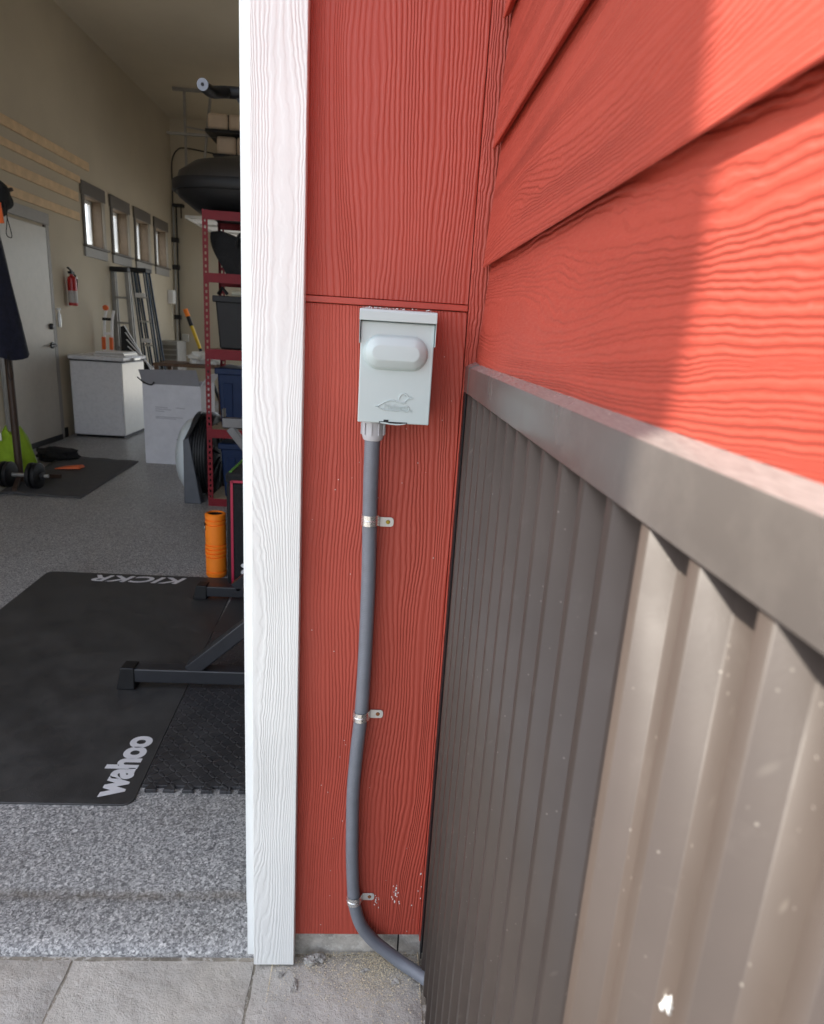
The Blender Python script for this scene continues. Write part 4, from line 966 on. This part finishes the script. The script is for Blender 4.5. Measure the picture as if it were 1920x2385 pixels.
MB().tube(smooth_path([(-2.53, 4.88, 2.0), (-2.525, 4.87, 1.90), (-2.54, 4.87, 1.80), (-2.52, 4.87, 1.775), (-2.505, 4.87, 1.79), (-2.525, 4.87, 1.90)], 5), .003, 6).build('cord_loop', M_black, Bp)
Lb = thing('lime_bag', (-2.88, 5.3, FL), 'slumped lime green bag on the floor', 'bag')
b = MB(); n, m = 28, 12
for j in range(m + 1):
    v = j / m
    for i in range(n):
        a = 2 * math.pi * i / n; k = (1 - .30 * v - .38 * v ** 4) * (1 + .08 * math.sin(6 * a + 4 * v) + .05 * math.sin(13 * a))
        b.v.append(Vector((-2.90 + .16 * k * math.cos(a), 5.38 + .12 * k * math.sin(a), FL + .0005 + .345 * v + .03 * math.sin(2 * a + 1) * v + .012 * math.sin(4 * a) * v)))
for j in range(m):
    for i in range(n): b.f.append((j * n + i, j * n + (i + 1) % n, (j + 1) * n + (i + 1) % n, (j + 1) * n + i))
b.f.append(tuple(reversed(range(n)))); b.f.append(tuple(m * n + i for i in range(n)))
b.build('sack', M_lime, Lb, smooth=60)
MB().box(-2.955, -2.935, 5.268, 5.272, .31, .37).build('label_tag', M_stick, Lb)
b = MB().blob((-2.84, 5.92, FL + .055), (.17, .11, .065), 51, .22, 3); b.build('cloth_bag', M_blackf, label='crumpled black bag lying at the end of the grey mat', cat='bag')
# grey exercise mat with wavy edge
b = MB(); nx, ny = 14, 20; c4 = [(-2.68, 4.69), (-2.092, 4.668), (-2.156, 6.02), (-2.83, 6.10)]
for j in range(ny + 1):
    for i in range(nx + 1):
        u, v = i / nx, j / ny
        x = (1 - v) * ((1 - u) * c4[0][0] + u * c4[1][0]) + v * ((1 - u) * c4[3][0] + u * c4[2][0]); y = (1 - v) * ((1 - u) * c4[0][1] + u * c4[1][1]) + v * ((1 - u) * c4[3][1] + u * c4[2][1])
        z = FL + .006 + .018 * max(0, 1 - u * 1.8) * abs(math.sin(6 * v + 2 * u)) + .008 * abs(math.sin(9 * u)) * (1 if j in (0, ny) else .3)
        b.v.append(Vector((x, y, z)))
for j in range(ny):
    for i in range(nx): a = j * (nx + 1) + i; b.f.append((a, a + 1, a + nx + 2, a + nx + 1))
ob = b.build('exercise_mat', pbr('grey_mat_foam', (.060, .060, .062), .7, var=.1), label='grey exercise mat lying rumpled by the dumbbells', cat='mat', smooth=60)
s2 = ob.modifiers.new('thick', 'SOLIDIFY'); s2.thickness = .006
Pk = MB().hexa([(-2.66, 5.48, FL + .020), (-2.47, 5.53, FL + .020), (-2.46, 5.62, FL + .020), (-2.62, 5.60, FL + .020)], [(-2.65, 5.49, FL + .030), (-2.48, 5.535, FL + .045), (-2.47, 5.61, FL + .045), (-2.61, 5.59, FL + .030)])
Pk.build('snack_packet', M_orange2, label='small orange packet lying on the grey exercise mat', cat='packet', bevel=.005)
def dumbbell(cx, cy, label):
    D_ = thing('dumbbell', (cx, cy, FL), label, 'dumbbell', 'dumbbells on the floor')
    z = FL + .105
    MB().lathe([(.014, -.19), (.014, .19)], (cx, cy, z), 'X', 12).build('bar', M_alu, D_)
    for q in (-.125, -.085, .075, .115):
        MB().lathe([(.03, -.018), (.085, -.016), (.095, -.012), (.097, 0), (.095, .012), (.085, .016), (.03, .018)], (cx + q, cy, z), 'X', 24).build('plate', M_black, D_, smooth=30)
    for q in (-.16, .15): MB().lathe([(.026, -.012), (.030, 0), (.026, .012)], (cx + q, cy, z), 'X', 6).build('collar', M_dgrey, D_)
dumbbell(-2.60, 4.88, 'black plate dumbbell lying in front of the lime bag')
dumbbell(-2.86, 4.58, 'black dumbbell cut off by the left edge of the picture')
